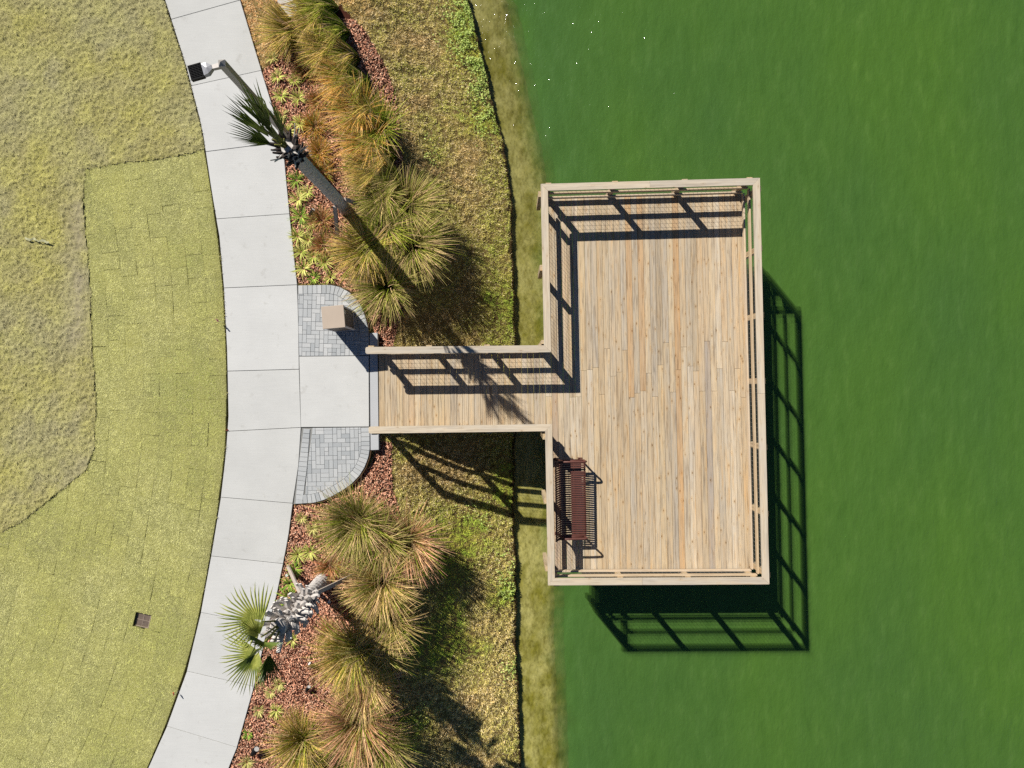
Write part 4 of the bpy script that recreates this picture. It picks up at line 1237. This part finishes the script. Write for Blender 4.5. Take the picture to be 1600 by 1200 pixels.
# ------------------------------------------------------------------ small striped strap leaved plants
def tuft_plant(n, L, seed, pal):
    g = np.random.default_rng(seed); seg = 4
    az = np.arange(n)*2.39996 + g.normal(0, .3, n); Ls = L*g.uniform(.65, 1.1, n)
    th = g.uniform(.3, 1.05, n); bd = g.uniform(.4, 1.0, n)
    pts = [np.stack([.02*np.cos(az), .02*np.sin(az), np.zeros(n)], -1)]; ang = th.copy()
    for k in range(seg):
        ang = ang + bd/seg
        pts.append(pts[-1] + np.stack([np.sin(ang)*np.cos(az), np.sin(ang)*np.sin(az), np.cos(ang)], -1)*(Ls/seg)[:, None])
    pts = np.stack(pts, 1); tt = np.linspace(0, 1, seg+1)
    w = .016*np.array([.6, 1, 1, .75, .05])[None, :, None]
    wd = np.stack([-np.sin(az), np.cos(az), np.zeros(n)], -1)[:, None]*w/2
    co = np.stack([pts+wd, pts-wd], 2).reshape(-1, 3)
    b_ = (np.arange(n)*(seg+1)*2)[:, None]; k = np.arange(seg)[None]*2
    q = np.stack([b_+k, b_+k+1, b_+k+3, b_+k+2], -1).reshape(-1, 4)
    a, b2 = np.asarray(pal[0]), np.asarray(pal[1])
    mixv = g.random(n)[:, None]; cc = (a*(1-mixv)+b2*mixv)
    c = np.repeat(1.75*cc*(.8+.4*g.random(n))[:, None], (seg+1)*2, 0)
    return np_mesh('striped_plant', co, q, False, c)
pale = (alb(146, 162, 62), alb(224, 216, 132)); grn = (alb(90, 130, 46), alb(180, 196, 84)); dim = (alb(160, 158, 84), alb(206, 196, 128))
north = [(426,92,.8,dim),(435,121,.9,pale),(461,127,.9,pale),(440,150,1,pale),(467,154,1,pale),(442,181,.8,dim),(469,194,1,pale),(451,206,.9,pale),
         (464,282,1.1,grn),(480,301,.9,pale),(467,312,1.2,pale),(471,339,1.25,grn),(486,351,.9,pale),(466,370,1.1,pale),(482,376,1.1,pale),(471,394,1.1,pale),(490,401,1.1,pale),(509,410,1.15,pale),(475,420,1.2,pale),(491,435,.8,grn),(517,434,.8,pale)]
south = [(472,809,.7,dim),(489,826,.8,dim),(486,861,1.1,pale),(466,866,1.1,pale),(461,888,1,grn),(453,911,1,grn),(451,932,1.3,grn),(447,951,1,grn),(458,999,.8,pale),(437,1068,.8,dim),(423,1081,.7,dim),(405,1109,.7,dim),(432,1109,.9,pale),(388,1146,.6,grn),(386,1190,.9,dim)]
ordn = ['first','second','third','fourth','fifth','sixth','seventh','eighth','ninth','tenth','eleventh','twelfth','thirteenth','fourteenth','fifteenth','sixteenth','seventeenth','eighteenth','nineteenth','twentieth','twenty-first']
for lst, where in ((north, 'the north bed'), (south, 'the south bed')):
    lst = sorted(lst, key=lambda t: t[1])
    for i, (px, py, sc, pal) in enumerate(lst):
        q = PG(px, py)
        me = tuft_plant(int(32+12*sc), .265*sc, 500+i+int(px), pal)
        o = link('striped_plant', me, M['blade'], None, (q[0], q[1], q[2]+.02), (0, 0, random.uniform(0, 6)))
        look = 'deep green' if pal is grn else ('pale cream striped' if pal is pale else 'faded sparse')
        tag(o, '%s strap plant, %s from the top in %s' % (look, ordn[i], where), 'plant', 'strap leaved plants along the path')

# ------------------------------------------------------------------ palms
M['trunk'] = None
def trunk_mat():
    m, nt, b = new_mat('grey_palm_trunk', .95, .1)
    p = objco(nt)
    n = noise(nt, mapping(nt, p, (7, 7, 26)).outputs[0], 1.0, 5, .65); n2 = noise(nt, mapping(nt, p, (40, 40, 6)).outputs[0], 1.0, 3, .6)
    r = ramp(nt, [(.3, alb(176, 168, 160)), (.5, alb(232, 224, 216)), (.7, alb(254, 248, 240))]); nt.links.new(n.outputs[0], r.inputs[0])
    r2 = ramp(nt, [(.3, (.7, .7, .7)), (.6, (1.05, 1.05, 1.05))]); nt.links.new(n2.outputs[0], r2.inputs[0])
    nt.links.new(mix(nt, 1.0, r.outputs[0], r2.outputs[0], 'MULTIPLY'), b.inputs['Base Color']); bump(nt, b, n.outputs[0], .8, .03)
    return m
M['trunk'] = trunk_mat()
M['boot'] = plain('weathered_boot', alb(232, 224, 216), .9, .1, 0, .12, 9)
M['boot_dark'] = plain('dark_boot', alb(84, 76, 72), .9, .15, 0, .4, 18)
M['petiole'] = plain('petiole_green', alb(150, 148, 66), .6, .3, 0, .12, 10)
M['brace'] = wood_mat('brace_wood', [(0, alb(190, 178, 170)), (1, alb(208, 198, 188))], .25, False)
def leaf_mat(name, c0, c1):
    m, nt, b = new_mat(name, .45, .4)
    n = noise(nt, objco(nt), 6, 4)
    r = ramp(nt, [(.3, c0), (.7, c1)]); nt.links.new(n.outputs[0], r.inputs[0]); nt.links.new(r.outputs[0], b.inputs['Base Color'])
    t = N(nt, 'ShaderNodeBsdfTranslucent'); nt.links.new(r.outputs[0], t.inputs[0])
    mx = N(nt, 'ShaderNodeMixShader'); mx.inputs[0].default_value = .25
    nt.links.new(b.outputs[0], mx.inputs[1]); nt.links.new(t.outputs[0], mx.inputs[2]); nt.links.new(mx.outputs[0], nt.nodes['Material Output'].inputs[0])
    return m
M['frond_a'] = leaf_mat('palm_leaf_dark', alb(84, 104, 40), alb(128, 146, 62))
M['frond_b'] = leaf_mat('palm_leaf_bright', alb(112, 132, 42), alb(206, 208, 108))
def trunk(name, h, r, parent, seed):
    g = random.Random(seed); nr, nsd = 60, 20; v = []; f = []
    for i in range(nr):
        z = h*i/(nr-1)
        rr = r*(1.0+.22*math.exp(-z/.25)) * (1-.04*z/h) * (1+.035*math.sin(i*2.1)+g.uniform(-.015, .015))
        for k in range(nsd):
            t = 2*math.pi*k/nsd; q = rr*(1+g.uniform(-.02, .02))
            v.append((q*math.cos(t), q*math.sin(t), z + .015*math.sin(3*t+i)))
    for i in range(nr-1):
        for k in range(nsd): f.append((i*nsd+k, i*nsd+(k+1)%nsd, (i+1)*nsd+(k+1)%nsd, (i+1)*nsd+k))
    f.append(tuple((nr-1)*nsd+k for k in range(nsd)))
    return link(name, py_mesh(name, v, f, False), M['trunk'], parent)
def boot_mesh(L, w0, w1, mat):
    # a split leaf base: wide at the trunk, narrowing to a cut end, cupped
    v = []; f = []
    for i, (t, w, o) in enumerate(((0, w0, 0), (.35, w0*.8, .05), (.7, w1*1.1, .13), (1, w1, .17))):
        z = t*L; x = o*L*1.9; th = .024*(1-.35*t)
        v += [(x, -w/2, z), (x+th, -w*.2, z-.004), (x+th, w*.2, z-.004), (x, w/2, z), (x-th*.7, 0, z+.006)]
    for i in range(3):
        for k in range(5): f.append((i*5+k, i*5+(k+1)%5, (i+1)*5+(k+1)%5, (i+1)*5+k))
    f += [(4,3,2,1,0), (15,16,17,18,19)]
    me = py_mesh('boot', v, f, False); me.materials.append(mat); return me
def frond(parent, base, hub, axis, normal, R, mat, seed, arc_deg=115, n=34, droop=.25):
    """a fan leaf: petiole from base to hub, pleated segments spreading about axis in the plane across normal"""
    g = random.Random(seed)
    base, hub = Vector(base), Vector(hub); ax = Vector(axis).normalized(); nn = Vector(normal); nn = (nn - ax*nn.dot(ax)).normalized(); sd = ax.cross(nn).normalized()
    fr = bpy.data.objects.new('frond', None); COL.objects.link(fr); fr.parent = parent
    mid = (base+hub)/2 + Vector((0, 0, .04))
    MB().tube([base, mid, hub], [.022, .016, .012], 6).build('petiole', M['petiole'], fr, True)
    v = []; f = []; am = math.radians(arc_deg)
    def pt(a, r, lift):
        # the fan is cupped: outer angles fold towards the normal
        fold = .30*abs(a/am)**1.5
        d = ax*math.cos(a) + sd*math.sin(a)
        return hub + ax*(.10*math.cos(a)) + d*r*math.cos(fold) + nn*(r*math.sin(fold) + lift) - Vector((0, 0, 1))*droop*max(0, r/R-.45)**2*R*1.6
    da = 2*am/n
    for k in range(n):
        a = -am + da*(k+.5)
        ln = R*(.78+.22*math.cos(a*.8))*g.uniform(.88, 1.06)
        split = ln*g.uniform(.30, .42)
        pl = .012
        o = len(v)
        jit = g.uniform(-.03, .03)
        v += [pt(a-da/2, .02, 0), pt(a, .02, pl*.3), pt(a+da/2, .02, 0),
              pt(a-da/2, split, 0), pt(a, split, pl*1.6), pt(a+da/2, split, 0),
              pt(a+jit-da*.17, ln*.74, 0), pt(a+jit, ln*.74, pl*1.2), pt(a+jit+da*.17, ln*.74, 0), pt(a+jit*2.0, ln, -.01)]
        f += [(o,o+1,o+4,o+3),(o+1,o+2,o+5,o+4),(o+3,o+4,o+7,o+6),(o+4,o+5,o+8,o+7),(o+6,o+7,o+9),(o+7,o+8,o+9)]
    link('fan_blade', py_mesh('fan_blade', v, f, False), mat, fr)
    return fr
def palm(px, py, h, r, label, seed):
    q = PG(px, py)
    root = empty('palm_tree', (q[0], q[1], q[2]), label, 'palm tree', 'palms planted in the mulch beds')
    trunk('trunk', h, r, root, seed)
    return root, q
def put_boots(root, me, z0, z1, r, per, rows, seed, tilt=0.0):
    g = random.Random(seed)
    for i in range(rows):
        z = z0 + (z1-z0)*i/max(1, rows-1)
        for k in range(per):
            t = 2*math.pi*(k + .5*(i % 2))/per + g.uniform(-.12, .12)
            o = link('boot', me, None, root, (r*math.cos(t), r*math.sin(t), z+g.uniform(-.03, .03)), (0, 0, 0))
            sc = g.uniform(.8, 1.12)
            o.matrix_basis = Matrix.Translation((r*math.cos(t), r*math.sin(t), z+g.uniform(-.03, .03))) @ Matrix.Rotation(t, 4, 'Z') @ Matrix.Rotation(tilt+g.uniform(-.12, .16), 4, 'Y') @ Matrix.Scale(sc, 4)
# north palm: clean trunk, a collar of dark boots, a few fronds
p1, q1 = palm(541, 327, 4.62, .135, 'slim grey trunked palm with few dark fronds beside the lamp post', 3)
put_boots(p1, boot_mesh(.24, .10, .045, M['boot_dark']), 4.02, 4.62, .125, 9, 4, 5, .25)
put_boots(p1, boot_mesh(.40, .05, .016, M['boot']), 4.25, 4.55, .12, 5, 2, 6, .45)
for i, (hub, ax, nn, R, ad) in enumerate([
    ((-.02, .06, 5.30), (-.05, .08, 1.0), (.75, .55, .1), 1.15, 10),
    ((-.08, .06, 5.10), (-.18, .08, .97), (.6, .7, .2), 1.15, 13),
    ((-.12, .00, 4.98), (-.34, .04, .93), (.3, .8, .3), 1.05, 19),
    ((-.12, -.06, 4.88), (-.46, -.14, .86), (.35, .3, .8), .92, 28),
    ((.03, .05, 4.85), (.04, .14, 1.0), (.75, .5, .2), .95, 9),
    ((-.02, -.03, 4.82), (-.10, -.04, 1.0), (.7, .6, .1), 1.00, 11)]):
    frond(p1, (hub[0]*.2, hub[1]*.2, 4.55), hub, ax, nn, R, M['frond_a'], 20+i, ad, 16, .03)
# south palm: stout, clad in pale cut boots
p2, q2 = palm(506, 906, 3.45, .17, 'stout palm clad in pale cut boots with bright fan fronds over the path', 4)
put_boots(p2, boot_mesh(.35, .15, .085, M['boot']), 1.40, 3.22, .155, 9, 9, 8, .40)
for i, (hub, ax, nn, R, ad, mt) in enumerate([
    ((-.10, .34, 4.05), (-.92, .30, .22), (.05, .35, .95), .78, 95, 'frond_b'),
    ((-.16, -.22, 4.00), (-.72, -.75, .05), (-.3, .2, .95), .84, 80, 'frond_b'),
    ((-.02, .12, 4.25), (-.55, .75, .55), (.3, .2, .9), .56, 55, 'frond_b'),
    ((-.02, -.02, 4.35), (-.35, -.25, 1.0), (.7, -.7, .2), .62, 55, 'frond_a'),
    ((.10, -.16, 4.15), (-.05, -.85, .55), (.9, .1, .4), .62, 45, 'frond_a'),
    ((.05, .05, 4.30), (.2, .1, 1.0), (.3, .9, 0), .55, 50, 'frond_a')]):
    frond(p2, (hub[0]*.3, hub[1]*.3, 3.3), hub, ax, nn, R, M[mt], 40+i, ad, 26, .3)
# timber braces nailed to the palms
def brace(gpx, top, label):
    q = PG(*gpx); A = Vector((q[0], q[1], q[2]+.02)); B = Vector(top)
    d = (B-A); L = d.length; o = MB().box(-.045, .045, -L/2, L/2, -.02, .02).build('palm_brace', M['brace'])
    y = d.normalized(); x = y.cross(Vector((0, 0, 1))).normalized(); z = x.cross(y)
    m3 = Matrix((x, y, z)).transposed().to_4x4(); m3.translation = (A+B)/2; o.matrix_world = m3
    tag(o, label, 'brace', 'timber braces holding up the palms'); return o
b1, b2 = Vector(q1), Vector(q2)
brace((528, 372), b1+Vector((-.04, -.17, .95)), 'grey brace board propping the slim north palm from below')
brace((570, 322), b1+Vector((.17, .02, .85)), 'brace board behind the slim north palm, half hidden in grass')
brace((450, 884), b2+Vector((-.17, .06, 1.35)), 'long pale brace board left of the stout south palm')
brace((556, 897), b2+Vector((.17, .05, 1.25)), 'short grey brace board right of the stout south palm')

# ------------------------------------------------------------------ small things in the beds and on the lawn
M['stone'] = concrete_mat('stepping_stone', alb(214, 210, 202), .05, .03)
for px, py, lab in ((452, 18, 'white stepping stone nearest the golden grass clump'), (446, -4, 'white stepping stone cut by the top of the picture')):
    q = PG(px, py); pts = []
    for k in range(16):
        t = 2*math.pi*k/16; c, s_ = math.cos(t), math.sin(t); e = 4.5
        r = (abs(c/.215)**e + abs(s_/.17)**e)**(-1/e)
        pts.append((r*c, r*s_))
    o = MB().prism(pts, -.03, .035, .012).build('stepping_stone', M['stone'], None, False, (q[0], q[1], q[2]), (0, 0, .2))
    tag(o, lab, 'stepping stone', 'white stepping stones at the top')
# catch basin
M['grate'] = plain('basin_grate', alb(128, 112, 100), .7, .3, .3, .2, 20)
M['basin'] = plain('basin_concrete', alb(168, 152, 136), .9, .2, 0, .15, 20)
dr = empty('catch_basin', (drain_xy[0], drain_xy[1], -.06), 'small square drain basin sunk in the sod lawn', 'drain', rz=-.24)
MB().box(-.16, .16, -.16, .16, -.10, -.02).build('floor', M['soil'], dr)
mb = MB()
for a, b_, c_, d_ in ((-.17,.17,-.17,-.15),(-.17,.17,.15,.17),(-.17,-.15,-.15,.15),(.15,.17,-.15,.15)): mb.box(a, b_, c_, d_, -.10, .012)
mb.build('rim', M['basin'], dr)
for k in range(2):
    for l in range(2): MB().box(-.142+.147*k, -.005+.147*k, -.142+.147*l, -.005+.147*l, -.02, .0).build('grate_panel', M['grate'], dr)
MB().box(-.15, .15, -.005, .005, -.015, .010).build('cross_bar', M['basin'], dr); MB().box(-.005, .005, -.15, .15, -.018, .006).build('cross_bar', M['basin'], dr)
# utility flags
M['pink'] = plain('pink_flag', alb(236, 150, 160), .6, .2, 0, .1, 30); M['red'] = plain('red_flag', alb(226, 78, 66), .6, .2, 0, .1, 30)
def flag(px, py, h, size, mat, lab, rz):
    q = PG(px, py)
    root = empty('marker_flag', (q[0], q[1], q[2]), lab, 'flag', 'wire marker flags', rz)
    MB().tube([(0,0,0),(0,0,h)], .003, 6).build('wire', M['white_metal'], root)
    n_ = 6; v = []; f = []
    for i in range(n_+1):
        x = size*i/n_; y = .02*math.sin(i*1.1)
        for dz in (0, -size*.8):
            v += [(x, y-.001, h+dz), (x, y+.001, h+dz)]
    for i in range(n_):
        a = i*4; b_ = a+4
        f += [(a, b_, b_+2, a+2), (a+1, a+3, b_+3, b_+1), (a, a+1, b_+1, b_), (a+2, b_+2, b_+3, a+3)]
    f += [(0, 2, 3, 1), (n_*4, n_*4+1, n_*4+3, n_*4+2)]
    link('flag_sheet', py_mesh('flag_sheet', v, f), mat, root)
flag(350, 504, .32, .12, M['pink'], 'pink marker flag at the lawn edge level with the litter bin', 2.6)
flag(356, 673, .10, .05, M['red'], 'tiny red marker at the lawn edge by the landing joint', 1.0)
flag(280, 1079, .26, .07, M['red'], 'small red marker flag at the lawn edge near the bottom', 2.4)
flag(512, 896, .25, .08, M['red'], 'orange red marker flag above the south palm base', .6)
# landscape lights
for px, py, rz, lab in ((489, 335, .8, 'small black landscape light left of the slim north palm base'), (491, 1037, 2.2, 'small black landscape light below the stout south palm'),
                        (483, 1073, 1.0, 'small black landscape light in the middle of the lower mulch bed'), (402, 1168, .9, 'larger black landscape light near the path at the bottom')):
    q = PG(px, py); big = 1.5 if py > 1100 else 1.0
    root = empty('landscape_light', (q[0], q[1], q[2]), lab, 'landscape light', 'black landscape lights', rz)
    MB().tube([(0,0,-.05),(0,0,.12*big)], .012*big, 8).build('stake', M['black_metal'], root)
    MB().tube([(-.07*big,0,.12*big),(.0,0,.15*big),(.09*big,0,.20*big),(.10*big,0,.204*big)], [.03*big,.045*big,.05*big,.045*big], 12).build('lamp_body', M['black_metal'], root, True)
    MB().tube([(.1005*big,0,.2042*big),(.104*big,0,.2058*big)], .04*big, 12).build('lens', M['white_metal'], root)
# white pipe caps by the braces
for px, py, lab in ((451, 897, 'white pipe cap beside the long pale palm brace'), (517, 938, 'white pipe cap showing right of the south palm boots')):
    q = PG(px, py); hh = .12
    o = MB().tube([(0,0,-.1),(0,0,hh),(0,0,hh+.02),(0,0,hh+.021)], [.03,.03,.038,.02], 14).build('pipe_cap', M['white_metal'], None, True, tuple(q))
    tag(o, lab, 'pipe cap', 'white pipe caps in the south bed')
# pale scrap lying on the old lawn
q = P(60, 375, .05); mb = MB(); g = random.Random(9)
pp = [(-.30+.6*k/9, .03*g.uniform(-1, 1)-.02*k/9, .03+.02*g.random()) for k in range(10)]
for k in range(9):
    a, b_ = pp[k], pp[k+1]; w = .025*g.uniform(.5, 1.4)
    mb.add([(a[0],a[1]-w,a[2]),(b_[0],b_[1]-w,b_[2]),(b_[0],b_[1]+w,b_[2]+.01),(a[0],a[1]+w,a[2]+.01),(a[0],a[1]-w,a[2]-.006),(b_[0],b_[1]-w,b_[2]-.006),(b_[0],b_[1]+w,b_[2]+.004),(a[0],a[1]+w,a[2]+.004)], [(0,1,2,3),(7,6,5,4),(0,4,5,1),(2,6,7,3),(1,5,6,2),(3,7,4,0)])
o = mb.build('net_scrap', plain('pale_net', alb(206, 204, 160), .9, .1, 0, .1, 20), None, False, tuple(q), (0, 0, -.15))
tag(o, 'pale ragged scrap of sod netting on the older lawn', 'scrap')
